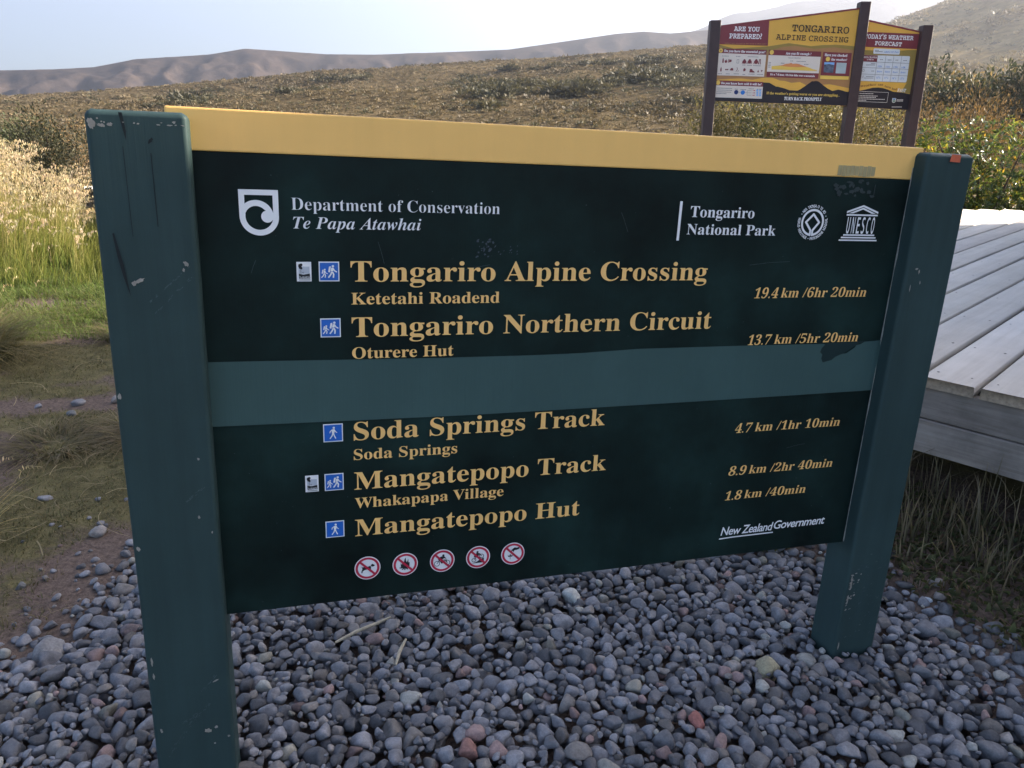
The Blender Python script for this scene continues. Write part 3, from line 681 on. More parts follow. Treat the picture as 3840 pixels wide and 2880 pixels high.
f.text('Have you checked', 3.990, 4.279, 2.447, .029, 'bold', 0, .012, slope=-.036).text('the weather?', 4.081, 4.283, 2.394, .026, 'bold', 0, .012, slope=-.033)
f.text('TURN BACK PROMPTLY', 3.532, 4.023, 1.920, .038, 'bold', .12, .012, slope=-.022); sub(f, 'lettering', m_white, P1, y1-.0080)
sub(Flat().text("If the weather's getting worse or you are struggling...", 3.295, 4.248, 1.991, .030, 'bold', 0, .006, slope=-.030), 'lettering', m_sun2, P1, y1-.0080)
sub(Flat().disc(2.660, 2.511, .0255).disc(2.658, 2.129, .0265).disc(3.310, 2.489, .027).disc(4.036, 2.410, .027), 'round_icon', m_sun2, P1, y1-.0090)
sub(Flat().poly(blotch(2.660, 2.510, .010, .014, 5)), 'backpack_icon', m_maroon, P1, y1-.0100)
f = Flat()  # gear icons
f.cut().rect(2.690, 2.708, 2.366, 2.408).rect(2.694, 2.702, 2.408, 2.424).cut().disc(2.736, 2.382, .017).stroke([(2.736, 2.40), (2.742, 2.407)], .004)
f.cut()
for i in range(4): f.stroke([(2.765, 2.372+.010*i), (2.805, 2.382+.006*i)], .007)
for x, z, s in ((2.972, 2.378, 1), (3.040, 2.378, 1.02), (3.123, 2.375, 1.12)):
    f.cut().poly([(x-.016*s, z-.022), (x+.016*s, z-.022), (x+.021*s, z+.008), (x+.010*s, z+.028*s), (x, z+.032*s), (x-.010*s, z+.028*s), (x-.021*s, z+.008)])
    f.stroke([(x-.020*s, z+.008), (x-.026*s, z-.020)], .008).stroke([(x+.020*s, z+.008), (x+.026*s, z-.020)], .008)
f.cut().stroke([(3.164, 2.405), (3.160, 2.350)], .008).stroke([(3.176, 2.405), (3.182, 2.350)], .008).rect(3.160, 3.180, 2.395, 2.409)
f.cut().rect(2.672, 2.690, 2.264, 2.300).rect(2.677, 2.685, 2.300, 2.316).cut().disc(2.745, 2.286, .009).disc(2.766, 2.286, .009).stroke([(2.735, 2.290), (2.775, 2.290)], .004)
f.cut().poly([(2.795, 2.276), (2.840, 2.274), (2.838, 2.294), (2.826, 2.306), (2.810, 2.304), (2.800, 2.292)]); f.cut().stroke([(2.885, 2.312), (2.892, 2.290), (2.876, 2.264)], .006).stroke([(2.905, 2.275), (2.900, 2.262)], .006)
f.cut().poly([(2.968, 2.264), (2.994, 2.268), (3.000, 2.290), (2.986, 2.304), (2.968, 2.296)]); f.cut().poly([(3.048, 2.252), (3.115, 2.250), (3.113, 2.262), (3.088, 2.276), (3.080, 2.292), (3.052, 2.294)]); f.cut().poly([(3.148, 2.254), (3.172, 2.254), (3.160, 2.284)]); f.cut().poly([(3.192, 2.284), (3.204, 2.254), (3.220, 2.282), (3.206, 2.276)])
sub(f, 'gear_icon', m_maroon, P1, y1-.0080)
f = Flat().ring(2.889, 2.384, .0, .0001, 0, 4)
for a, b in (((2.877, 2.404), (2.901, 2.404)), ((2.901, 2.404), (2.901, 2.362)), ((2.901, 2.362), (2.877, 2.362)), ((2.877, 2.362), (2.877, 2.404))): f.stroke([a, b], .004, 0, False)
for x0, x1, z in ((2.68, 2.77, 2.447), (2.86, 2.92, 2.442), (3.01, 3.15, 2.438), (2.95, 2.995, 2.340), (3.01, 3.075, 2.337), (3.09, 3.19, 2.333), (2.645, 2.70, 2.238), (2.75, 2.80, 2.236), (2.85, 2.92, 2.236), (2.965, 3.0, 2.228), (3.04, 3.12, 2.232), (3.15, 3.23, 2.228), (2.645, 2.85, 2.065), (2.645, 2.85, 2.042), (2.645, 2.84, 2.020), (2.645, 2.78, 2.000), (2.88, 2.925, 2.052), (2.955, 3.03, 2.048), (3.06, 3.13, 2.056), (3.17, 3.23, 2.052), (3.285, 3.315, 2.37), (3.285, 3.315, 2.352), (3.285, 3.315, 2.334), (3.285, 3.315, 2.316), (3.44, 3.49, 2.362), (3.56, 3.60, 2.388), (3.64, 3.76, 2.384), (3.74, 3.80, 2.348), (3.34, 3.90, 2.262-.006)):
    n = max(2, int((x1-x0)/.016))
    for k in range(n): xx = x0+(x1-x0)*k/n; f.rect(xx, xx+(x1-x0)/n*.72, z-.0035-.03*(xx-x0), z+.0035-.03*(xx-x0))
f.stroke([(2.93, 2.014), (2.96, 2.013)], .003, 0, False).stroke([(3.015, 2.011), (3.045, 2.010)], .003, 0, False).stroke([(3.10, 2.034), (3.045, 2.034), (3.045, 1.978), (3.10, 1.977)], .003, 0, False).stroke([(3.045, 2.008), (3.10, 2.007)], .003, 0, False)
f.text('TRACK PROFILE', 3.524, 3.689, 2.4165, .016, 'sans', .2, slope=-.03); sub(f, 'fine_print', m_grey2, P1, y1-.0080)
sub(Flat().disc(2.902, 2.015, .027), 'dark_blue_dot', m_navy, P1, y1-.0080); sub(Flat().disc(2.988, 2.011, .027), 'blue_dot', m_bl2, P1, y1-.0080)
f = Flat()
for x, z in ((3.172, 2.036), (3.210, 2.034), (3.175, 2.007), (3.213, 2.005), (3.178, 1.980), (3.214, 1.978)): f.disc(x, z, .0135)
sub(f, 'pale_blue_dot', m_bl3, P1, y1-.0080)
f = Flat()
for x0, x1, z in ((3.113, 3.149, 2.0345), (3.115, 3.149, 2.006), (3.114, 3.147, 1.977)): f.cut().stroke([(x0, z), (x1-.012, z)], .005, 0, False).poly([(x1-.014, z-.008), (x1, z), (x1-.014, z+.008)])
sub(f, 'red_arrow', m_red, P1, y1-.0080)
prof = [(3.326, 2.327), (3.404, 2.333), (3.457, 2.337), (3.504, 2.353), (3.547, 2.357), (3.572, 2.366), (3.595, 2.354), (3.633, 2.357), (3.671, 2.352), (3.739, 2.329), (3.817, 2.307), (3.865, 2.289), (3.911, 2.282)]
sub(Flat().poly([(3.329, 2.287)]+prof+[(3.912, 2.269)]), 'track_profile', m_sun2, P1, y1-.0080)
sub(Flat().poly([(3.404, 2.333), (3.457, 2.337), (3.504, 2.353), (3.547, 2.357), (3.572, 2.366), (3.595, 2.354), (3.633, 2.357), (3.671, 2.352), (3.739, 2.329), (3.79, 2.314), (3.55, 2.318)]), 'track_profile_top', m_oran2, P1, y1-.0090)
sub(Flat().poly([(3.996, 2.374), (4.126, 2.371), (4.125, 2.247), (4.000, 2.252)]), 'photo_print', m_photo, P1, y1-.0080); sub(Flat().poly([(3.996, 2.374), (4.126, 2.371), (4.126, 2.340), (4.06, 2.352), (3.996, 2.345)]), 'photo_sky', m_bl3, P1, y1-.0090)
sub(Flat().poly([(4.154, 2.369), (4.284, 2.364), (4.283, 2.237), (4.156, 2.242)]), 'photo_print', m_mist, P1, y1-.0080)
y2 = BY+.085
sub(Flat().poly([(4.30, 2.918), (5.20, 2.741), (5.20, 2.721), (4.30, 2.895)]).poly([(4.30, 2.742), (5.20, 2.709), (5.20, 2.532), (4.30, 2.569)]), 'header_block', m_maroon, P2, y2-.0010)
sub(Flat().poly([(4.30, 2.528), (4.55, 2.520), (4.75, 2.510), (4.97, 2.512), (5.08, 2.522), (5.20, 2.520), (5.20, 2.00), (4.30, 2.10)]), 'olive_hills', m_olive, P2, y2-.0010)
sub(Flat().poly([(4.30, 2.16), (5.12, 2.13), (5.05, 1.99), (4.30, 2.04)]), 'yellow_hills', m_yel2, P2, y2-.0020)
sub(Flat().poly([(4.30, 2.01), (4.42, 2.015), (4.526, 2.036), (4.599, 2.05), (4.686, 2.071), (4.76, 2.074), (4.822, 2.067), (4.884, 2.05), (4.964, 2.022), (5.06, 2.015), (5.20, 1.992), (5.20, 1.798), (4.30, 1.847)]), 'mountain_silhouette', m_blk2, P2, y2-.0030)
f = Flat().text("TODAY'S WEATHER", 4.487, 5.119, 2.6605, .047, 'slab', 0, .016, slope=-.038).text('FORECAST', 4.636, 4.980, 2.581, .044, 'slab', 0, .016, slope=-.044).text('FAST', 5.013, 5.127, 2.024, .038, 'bold', .15, .01, slope=-.05)
f.text('RED CRATER', 4.512, 4.685, 2.428, .020, 'bold', slope=-.03, y=-.004).text('1780 m', 4.558, 4.647, 2.401, .015, 'bold', y=-.004); sub(f, 'lettering', m_white, P2, y2-.0040)
sub(Flat().poly([(4.630, 2.532), (4.640, 2.541), (4.960, 2.529), (4.968, 2.520), (4.971, 2.475), (4.962, 2.467), (4.640, 2.478), (4.632, 2.487)]).poly([(4.43, 2.466), (5.100, 2.449), (5.111, 2.440), (5.115, 2.150), (5.105, 2.136), (4.43, 2.158)]), 'white_box', plain('whiteboard', (.66, .68, .70), .35, .03, 4), P2, y2-.0030)
sub(Flat().poly([(4.43, 2.4655), (4.693, 2.457), (4.694, 2.382), (4.43, 2.390)]), 'table_heading', m_maroon, P2, y2-.0050)
f = Flat()
for a, b in (((4.799, 2.457), (4.797, 2.148)), ((4.901, 2.453), (4.899, 2.145)), ((5.003, 2.451), (5.001, 2.141)), ((4.694, 2.383), (4.692, 2.151)), ((4.43, 2.390), (5.112, 2.363)), ((4.43, 2.319), (5.113, 2.292)), ((4.43, 2.241), (5.114, 2.214))): f.stroke([a, b], .0035, 0, False)
for x0, x1, z in ((4.73, 4.77, 2.408), (4.83, 4.88, 2.404), (4.93, 4.97, 2.402), (5.03, 5.08, 2.398), (4.62, 4.68, 2.362), (4.56, 4.68, 2.345), (4.64, 4.68, 2.272), (4.58, 4.68, 2.207), (4.56, 4.68, 2.188), (4.65, 4.75, 2.503), (4.65, 4.70, 2.517)):
    n = max(2, int((x1-x0)/.014))
    for k in range(n): xx = x0+(x1-x0)*k/n; f.rect(xx, xx+(x1-x0)/n*.7, z-.004, z+.004)
f.ring(4.535, 2.278, .012, .015, 0, 20); f.stroke([(4.54, 2.215), (4.54, 2.190)], .006); sub(f, 'table_print', m_grey2, P2, y2-.0060)
f = Flat()
for i, (a, b, c) in enumerate((('15k', '0mm', '13°c'), ('15k', '0mm', '17°c'), ('15k', '0mm', '16°c'), ('10k', '0mm', '12°c'))):
    x = 4.713+.102*i; z = -.004*i
    f.text(a, x, x+.055, 2.318+z, .020, 'sans', .15).text(b, x, x+.062, 2.257+z, .020, 'sans', .15).text(c, x, x+.055, 2.183+z, .022, 'sans', .15)
f.text('18/01/18 7am', 4.771, 4.953, 2.488, .020, 'sans', .2); sub(f, 'handwriting', m_bl2, P2, y2-.0060)
f = Flat().text('the weather', 4.43, 4.727, 2.072, .027, 'bold', slope=.09).text('can', 4.749, 4.817, 2.0985, .027, 'bold', slope=-.03).text('turn', 4.839, 4.921, 2.080, .027, 'bold', slope=-.25).text('bad', 4.938, 5.004, 2.046, .027, 'bold', slope=-.10); sub(f, 'lettering', plain('brown_print', (.20, .07, .03), .5, .05, 4), P2, y2-.0060)
f = Flat()
for a, b in (((4.43, 2.032), (4.902, 2.013)), ((4.902, 2.013), (4.900, 1.891)), ((4.900, 1.891), (4.43, 1.908))): f.stroke([a, b], .004, 0, False)
for x1, z in ((4.727, 2.002), (4.78, 1.975), (4.764, 1.957), (4.888, 1.936), (4.641, 1.918)):
    n = int((x1-4.51)/.02)
    for k in range(n): f.rect(4.51+.02*k, 4.51+.02*k+.015, z-.004-.02*.02*k, z+.004-.02*.02*k)
for z in (1.927, 1.917, 1.907):
    for k in range(5): f.rect(5.024+.017*k, 5.024+.017*k+.013, z-.003, z+.003)
for k in range(8): f.rect(4.972+.0165*k, 4.972+.0165*k+.013, 1.832, 1.841)
f.poly([(4.963, 1.946), (5.013, 1.944), (5.013, 1.912)]+arc(4.988, 1.912, .025, 0, -180, 14)); sub(f, 'fine_print', m_cream, P2, y2-.0040)
sub(Flat().rect(4.969, 5.007, 1.930, 1.940), 'shield_top', m_bl2, P2, y2-.0060); sub(Flat().ring(4.988, 1.912, .007, .017, 0, 24), 'shield_wave', plain('green_print', (.03, .22, .12), .5, .05, 4), P2, y2-.0060)

# ------------------------------------------------------------------ timber platform
P0 = np.array([1.8353, 2.8577]); FD = np.array([-.6531, .7573]); BD = np.array([.7040, .7102]); DZ = .60
m_deck = wood_mat('silvered_decking', (.47, .435, .39), (.54, .505, .46), (.60, .565, .52), (.05, 1, 1), .35, .12)
m_fascia = wood_mat('weathered_bearer', (.17, .135, .11), (.32, .27, .23), (.46, .405, .355), (.05, 1, 1), .6, .55)
plat = empty('timber_platform', (P0[0], P0[1], 0)); plat.rotation_euler = (0, 0, math.atan2(BD[1], BD[0]))
tag(plat, 'low weathered timber boardwalk platform running behind the sign', 'platform')
ang = math.atan2(BD[1], BD[0]); ca, sa = math.cos(ang), math.sin(ang)
def loc(wx, wy): dx, dy = wx-P0[0], wy-P0[1]; return dx*ca+dy*sa, -dx*sa+dy*ca
pf = loc(*(P0+FD)); # front direction in local axes
FL = np.array(pf); FL /= np.linalg.norm(FL)
def front(s, t=0): return FL*s+np.array([t, 0])
V, F, C = [], [], []
pitch, gap = .2257, .024
ns = 0
for k in range(-11, 64):
    s0, s1 = -.016+pitch*k+gap/2, -.016+pitch*(k+1)-gap/2; sm = (s0+s1)/2
    w0 = P0+FD*sm
    if sm < 3.4:
        t1 = (9.8159-.146*(w0[0]-5.738)-w0[1])/(BD[1]+.146*BD[0]); t1 = min(t1, (6.83-w0[0])/BD[0])
    else: t1 = 2.05
    if t1 < .3: continue
    j = rng.uniform(-.006, .010); zt = DZ+rng.uniform(-.0025, .0025); c = rng.uniform(.86, 1.08); cc = (c, c*rng.uniform(.985, 1.0), c*rng.uniform(.97, 1.0))
    nseg = 6; o = len(V); b = .004
    A = front(s0, j); B = front(s1, j+rng.uniform(-.004, .004))
    prof_ = [(0, -.045), (0, -b), (b, 0), (1-b, 0), (1, -b), (1, -.045)]
    for i in range(nseg+1):
        t = t1*i/nseg
        for q, (uu, dz) in enumerate(prof_):
            uu2 = uu if uu in (0, 1) else (.02 if uu < .5 else .98)
            p = A+(B-A)*uu2+np.array([t, 0]); V.append((p[0], p[1], zt+dz+(.0015*math.sin(k*7+t*1.3)))); C.append(cc)
    for i in range(nseg):
        for q in range(5): F.append((o+i*6+q, o+i*6+q+1, o+(i+1)*6+q+1, o+(i+1)*6+q))
        F.append((o+i*6+5, o+i*6, o+(i+1)*6, o+(i+1)*6+5))
    e = o+nseg*6
    for o2 in (o, e): F.append((o2, o2+1, o2+4, o2+5)); F.append((o2+1, o2+2, o2+3, o2+4))
NB = len(F)
for k in range(-11, 64):
    for t in (.09, .62, 1.25, 1.9, 2.6, 3.3, 4.1, 5.0, 6.0, 7.0):
        if -.016+pitch*k > 3.3 and t > 1.95: continue
        for uu in (.22, .78):
            if rng.random() < .12: continue
            p_ = front(-.016+pitch*(k+uu), t+rng.uniform(-.012, .012)); w_ = P0+np.array([BD[0]*0, 0]); o = len(V)
            a_ = rng.uniform(.0045, .0075)
            for q in range(4): V.append((p_[0]+a_*1.3*math.cos(q*math.pi/2), p_[1]+a_*math.sin(q*math.pi/2), DZ+.0042)); C.append((1, 1, 1))
            F.append((o, o+1, o+2, o+3))
dk = mesh_np('decking', V, np.array(F), m_deck, plat, cols=C)
dk.data.materials.append(plain('dark_nail_head', (.045, .038, .036), .7, .3, 200))
for i_ in range(NB, len(F)): dk.data.polygons[i_].material_index = 1
dk.data.materials.append(plain('sawn_board_end', (.30, .225, .150), .85, .35, 60))
for p_ in dk.data.polygons:
    if p_.normal.x < -.8 and p_.index < NB: p_.material_index = 2
def fas(s0, s1, inset, z0, z1, th, cval, name='fascia_board'):
    a, b = front(s0, inset), front(s1, inset); nrm = np.array([FL[1], -FL[0]]); nrm = nrm if nrm[0] > 0 else -nrm
    # a local mesh along x so the wood grain follows the board
    Ln = np.linalg.norm(b-a); bm = bmesh.new(); add_box(bm, 0, Ln, 0, th, z0, z1); bmesh.ops.bevel(bm, geom=bm.edges[:], offset=.004, segments=1, affect='EDGES')
    o = bm_obj(name, bm, m_fascia, plat); at = o.data.attributes.new('Col', 'FLOAT_COLOR', 'POINT'); at.data.foreach_set('color', [cval, cval, cval, 1]*len(o.data.vertices))
    o.location = (a[0], a[1], 0); o.rotation_euler = (0, 0, math.atan2(b[1]-a[1], b[0]-a[0])); return o
fas(14.3, -2.3, 1.75, -.12, .54, .04, .5, 'added_shade_skirt')  # added hidden skirting, keeps far light out so the deck underside goes dark
fas(14.38, -2.3, .022, .412, .549, .045, .88)
fas(14.38, -2.3, .016, .262, .408, .045, 1.02)
for s in (-1.6, .9, 3.2, 5.6, 8.0, 10.5, 13.9):
    a = front(s, .16); o = box('support_pile', (a[0]-.06, a[0]+.06, a[1]-.06, a[1]+.06, -.3, .40), m_fascia, plat, .005, 1); at = o.data.attributes.new('Col', 'FLOAT_COLOR', 'POINT'); at.data.foreach_set('color', [.8, .78, .76, 1]*len(o.data.vertices))
dk.data.materials[0] = m_deck
# added unseen timber shelter right of the frame, there to shade the sign
sh = empty('added_shade_shelter', (9.3, 2.9, 0)); tag(sh, 'added tall timber shelter, unseen at the right, casting shade over the sign', 'shelter')
def ins(o): o.location = (-9.3, -2.9, 0); return o
m_wb = plain('stained_weatherboard', (.10, .075, .055), .75, .3, 12); m_iron = plain('green_roofing_iron', (.05, .085, .07), .4, .1, 3); m_glass = plain('dark_glazing', (.02, .025, .03), .1, .1, 3)
SX0, SX1, SY0, SY1, SH = 6.92, 11.6, -4.2, 8.75, 4.55
bm = bmesh.new(); add_box(bm, SX0, SX1, SY0, SY1, -.3, SH)
for i in range(30):
    z = .15+i*.148; add_box(bm, SX0-.018, SX0-.001, SY0, SY1, z, z+.138); add_box(bm, SX0, SX1, SY1+.001, SY1+.018, z, z+.138)
ins(bm_obj('wall', bm, m_wb, sh))
bm = bmesh.new(); add_box(bm, SX0-.12, SX1+.3, SY0-.2, SY1+.06, SH, SH+.10); ins(bm_obj('roof', bm, m_iron, sh))
for y in (-2.6, .2, 3.0, 5.8):
    w = ins(box('window', (SX0-.05, SX0-.02, y, y+1.3, 1.5, 2.6), m_brown, sh)); ins(box('pane', (SX0-.055, SX0-.051, y+.08, y+1.22, 1.58, 2.52), m_glass, w)).location = (0, 0, 0)

# ------------------------------------------------------------------ gravel
def ico(sub):
    bm = bmesh.new(); bmesh.ops.create_icosphere(bm, subdivisions=sub, radius=1)
    V = np.array([v.co[:] for v in bm.verts]); F = np.array([[v.index for v in f.verts] for f in bm.faces]); bm.free(); return V, F
IV, IF = ico(3); IV2, IF2 = ico(2); ICO0 = ico(1)[0][:12]; ICO0 = ICO0/np.linalg.norm(ICO0, axis=1)[:, None]
def stone_shape(V, r_):
    n = r_.integers(7, 12); D = r_.normal(size=(n, 3)); D /= np.linalg.norm(D, axis=1)[:, None]; d = r_.uniform(.55, .95, n); D = np.concatenate([D, ICO0]); d = np.concatenate([d, r_.uniform(1.0, 1.32, len(ICO0))])
    c = np.maximum(V @ D.T, 1e-3); rr = d/c; k = r_.uniform(9, 24)
    R = (rr**-k).sum(1)**(-1/k)
    P = V*R[:, None]; P += .03*r_.normal(size=3)
    P = P*np.array([1, r_.uniform(.74, .97), r_.uniform(.56, .84)])
    P -= (P.max(0)+P.min(0))/2
    return P/np.abs(P[:, 0]).max()
SH_HI = [stone_shape(IV, rng) for _ in range(40)]; 
_r2 = np.random.default_rng(5); SH_LO = [stone_shape(IV2, _r2) for _ in range(40)]
def stone_col(r_):
    q = r_.random(); b = r_.uniform(.07, .235)
    if q < .80: c = np.array([b*1.02, b*.99, b*1.05])
    elif q < .93: c = np.array([b*1.12, b, b*.93])
    elif q < .965: c = np.array([b*1.35, b*.92, b*.85])*.95
    elif q < .99: c = np.array([.31, .295, .265])*r_.uniform(.75, 1.15)
    else: c = np.array([b*1.25, b*1.15, b*.95])
    return c
def rotm(r_, flat=.5):
    a = r_.uniform(0, 2*math.pi); ex = r_.normal()*flat; ey = r_.normal()*flat
    ca_, sa_ = math.cos(a), math.sin(a); Rz = np.array([[ca_, -sa_, 0], [sa_, ca_, 0], [0, 0, 1]])
    Rx = np.array([[1, 0, 0], [0, math.cos(ex), -math.sin(ex)], [0, math.sin(ex), math.cos(ex)]]); Ry = np.array([[math.cos(ey), 0, math.sin(ey)], [0, 1, 0], [-math.sin(ey), 0, math.cos(ey)]])
    return Rx @ Ry @ Rz
HX0, HY0, HS = -2.4, .6, .006; HN, HM = int(4.6/HS), int(2.4/HS)
H = np.zeros((HN, HM))
for i in range(0, HN, 8):
    for j in range(0, HM, 8): H[i:i+8, j:j+8] = gh(HX0+i*HS, HY0+j*HS)
def blocked(x, y, r):
    l = w2s((x, y, 0))
    return (-r*.55 < l[0] < WL+r*.55 or L-r*.55 < l[0] < L+WR+r*.55) and -r*.55 < l[1] < DP+r*.55
def settle(P, x, y):
    """rest a stone of vertices P (centred) on the height map; returns z and updates the map"""
    ext = np.abs(P).max(0); i0, i1 = int((x-ext[0]-HX0)/HS), int((x+ext[0]-HX0)/HS)+1; j0, j1 = int((y-ext[1]-HY0)/HS), int((y+ext[1]-HY0)/HS)+1
    if i0 < 0 or j0 < 0 or i1 >= HN or j1 >= HM: return None
    gx = HX0+np.arange(i0, i1)*HS-x; gy = HY0+np.arange(j0, j1)*HS-y
    q = (gx[:, None]/ext[0])**2+(gy[None, :]/ext[1])**2; ok = q < .95
    hb = ext[2]*np.sqrt(np.clip(1-q, 0, 1)); sub_ = H[i0:i1, j0:j1]
    if not ok.any(): return None
    z = np.percentile((sub_+hb)[ok], 80)
    sub_[ok] = np.maximum(sub_, z+hb*.93)[ok]
    return z
VS, FS, CS = [], [], []; vo = 0; cnt = 0
def add_stone(V, F, c):
    global vo
    VS.append(V); FS.append(F+vo); CS.append(np.repeat(c[None, :], len(V), 0)); vo += len(V)
grid = {}
def free(x, y, r, layer):
    c = .05; gx, gy = int(x//c), int(y//c)
    for i in range(gx-2, gx+3):
        for j in range(gy-2, gy+3):
            for (a, b_, q) in grid.get((layer, i, j), ()):
                if (a-x)**2+(b_-y)**2 < ((q+r)*.86)**2: return False
    grid.setdefault((layer, gx, gy), []).append((x, y, r)); return True
LONE = [(.22, 2.33, .030), (.79, 1.95, .036), (.52, 1.72, .028), (-.12, 1.62, .03)]
for x, y, r in LONE: free(x, y, r, 1)
for layer, sizes in ((1, ((.034, .041, 160), (.027, .034, 1500), (.021, .027, 7000), (.015, .021, 9000), (.011, .016, 15000), (.0065, .011, 14000))), (0, ((.022, .034, 2600), (.013, .022, 7000)))):
    for smin, smax, tries in sizes:
        for _ in range(tries):
            x, y = rng.uniform(-2.2, 1.95), rng.uniform(.75, 3.1); d = seg_d(x, y); size = rng.uniform(smin, smax)
            if d < 0:
                if layer == 0: continue
                if x < 0:
                    if rng.random() > .85*math.exp(d*13)+(.010 if size < .015 else .0): continue
                elif rng.random() > .8*math.exp(d*26): continue
            if blocked(x, y, size) or not free(x, y, size*.82, layer): continue
            k = rng.integers(0, 40); near = y < 2.35 and layer == 1 and size > .012
            P = ((SH_HI[k] if near else SH_LO[k])*size) @ rotm(rng, .22).T; hz = P[:, 2].max()
            if layer == 0: z = -.017-hz
            else:
                lev = max(0, min(1, (d+.02)/.12)); top = .004+.25*(size-.018)+rng.normal()*.0045+.008*fr(x*3, y*3, 8)
                z = (top-hz)*lev+(gh(x, y)+hz*.45)*(1-lev)
            add_stone(P+np.array([x, y, z]), IF if near else IF2, stone_col(rng)); cnt += 1
            if layer == 1:
                i0, j0 = int((x-HX0)/HS), int((y-HY0)/HS); q = max(1, int(size*.7/HS)); i1, j1 = max(0, i0-q), max(0, j0-q)
                H[i1:i0+q+1, j1:j0+q+1] = np.maximum(H[i1:i0+q+1, j1:j0+q+1], z+hz*.75)
print('STONES', cnt)
gr = mesh_np('gravel', np.concatenate(VS), np.concatenate(FS), m_stone, cols=np.concatenate(CS), smooth=True)
tag(gr, 'bed of blue grey rounded gravel stones under the sign', 'gravel', kind='stuff')
def lone(x, y, size, col, label, k=0, group=None, name='stone'):
    P = (SH_HI[k]*size) @ rotm(np.random.default_rng(k+int(abs(x)*1000)), .25).T
    d = seg_d(x, y); hz = P[:, 2].max(); z = (.014-hz*.8) if d > .08 else gh(x, y)+hz*.5
    o = mesh_np(name, P, IF, m_stone, cols=np.repeat(np.array(col)[None, :], len(P), 0), smooth=True); o.location = (x, y, z)
    return tag(o, label, 'stone', group)
lone(.22, 2.33, .034, (.42, .42, .40), 'white speckled stone just below the bottom edge of the sign panel', 3)
lone(.79, 1.95, .040, (.36, .31, .20), 'yellowish cream stone lying left of the right sign post foot', 8)
lone(1.46, 2.29, .018, (.55, .57, .60), 'small bright white pebble at the grass edge right of the sign', 11)
lone(.52, 1.72, .030, (.30, .12, .10), 'rust red stone in the gravel in front of the right half of the sign', 14)
lone(-.12, 1.62, .033, (.25, .13, .11), 'reddish brown stone at the front of the gravel below the sign centre', 17)
lone(-1.49, 2.04, .050, (.20, .19, .19), 'angular grey stone, largest on the bare soil left of the sign', 21)
for i, (x, y, s) in enumerate(((-1.34, 2.24, .042), (-1.27, 2.13, .036), (-1.55, 1.97, .036), (-1.46, 2.30, .026), (-1.62, 2.18, .024), (-1.71, 2.78, .030), (-1.40, 2.50, .028), (-1.52, 2.62, .020), (-2.13, 3.12, .035), (-1.36, 2.38, .030), (-1.80, 2.40, .018), (-1.30, 2.75, .03), (-1.24, 2.98, .028), (-1.58, 3.05, .03), (-1.52, 3.20, .026), (-2.62, 4.32, .040), (-2.42, 4.36, .034), (-2.58, 4.16, .032), (-2.85, 4.28, .022), (-2.2, 4.42, .03))):
    c = stone_col(np.random.default_rng(i+50)); lone(x, y, s, np.clip(c, .12, .3), 'loose grey stone lying on the bare soil left of the sign', i+22 if i < 18 else i, 'loose stones on the soil left of the gravel')
def twig(pts, r, label):
    v, f_ = tube(pts, r, 7); o = mesh_np('twig', v, f_, m_twig, smooth=True); return tag(o, label, 'twig')
twig([(-.56, 2.02, .030), (-.50, 2.06, .042), (-.44, 2.10, .044), (-.40, 2.125, .050)], [.004, .006, .0055, .003], 'short bleached stick lying slanted on the gravel left of centre')
twig([(-.355, 1.92, .024), (-.348, 1.965, .040), (-.335, 2.015, .046)], [.004, .006, .004], 'small upright piece of pale driftwood among the gravel stones')

# ------------------------------------------------------------------ grass
def blades(name, base, h, w, ang, bend, seg, c0, c1, parent=None, mat=None, lay=None):
    n = len(base); t = np.linspace(0, 1, seg+1)
    dx, dy = np.cos(ang), np.sin(ang); fa = ang+np.pi/2+rng.uniform(-.9, .9, n); fx, fy = np.cos(fa), np.sin(fa)
    V = np.zeros((n, seg+1, 2, 3)); C = np.zeros((n, seg+1, 2, 3))
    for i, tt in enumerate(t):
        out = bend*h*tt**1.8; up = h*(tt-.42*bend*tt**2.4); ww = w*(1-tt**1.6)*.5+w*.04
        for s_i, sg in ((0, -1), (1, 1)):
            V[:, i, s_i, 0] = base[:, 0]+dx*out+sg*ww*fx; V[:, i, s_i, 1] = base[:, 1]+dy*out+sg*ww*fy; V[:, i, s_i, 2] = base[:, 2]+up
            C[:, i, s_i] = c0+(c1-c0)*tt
    idx = np.arange(n*(seg+1)*2).reshape(n, seg+1, 2)
    F = np.stack([idx[:, :-1, 0], idx[:, :-1, 1], idx[:, 1:, 1], idx[:, 1:, 0]], -1).reshape(-1, 4)
    return V.reshape(-1, 3), F, C.reshape(-1, 3)
def merge(parts):
    V, F, C = [], [], []; o = 0
    for v, f_, c in parts: V.append(v); F.append(f_+o); C.append(c); o += len(v)
    return np.concatenate(V), np.concatenate(F), np.concatenate(C)
def jit(n, c, s=.18): 
    c = np.array(c); k = rng.uniform(1-s, 1+s, (n, 1)); return np.clip(c[None, :]*k*rng.uniform(.94, 1.06, (n, 3)), 0, 1)
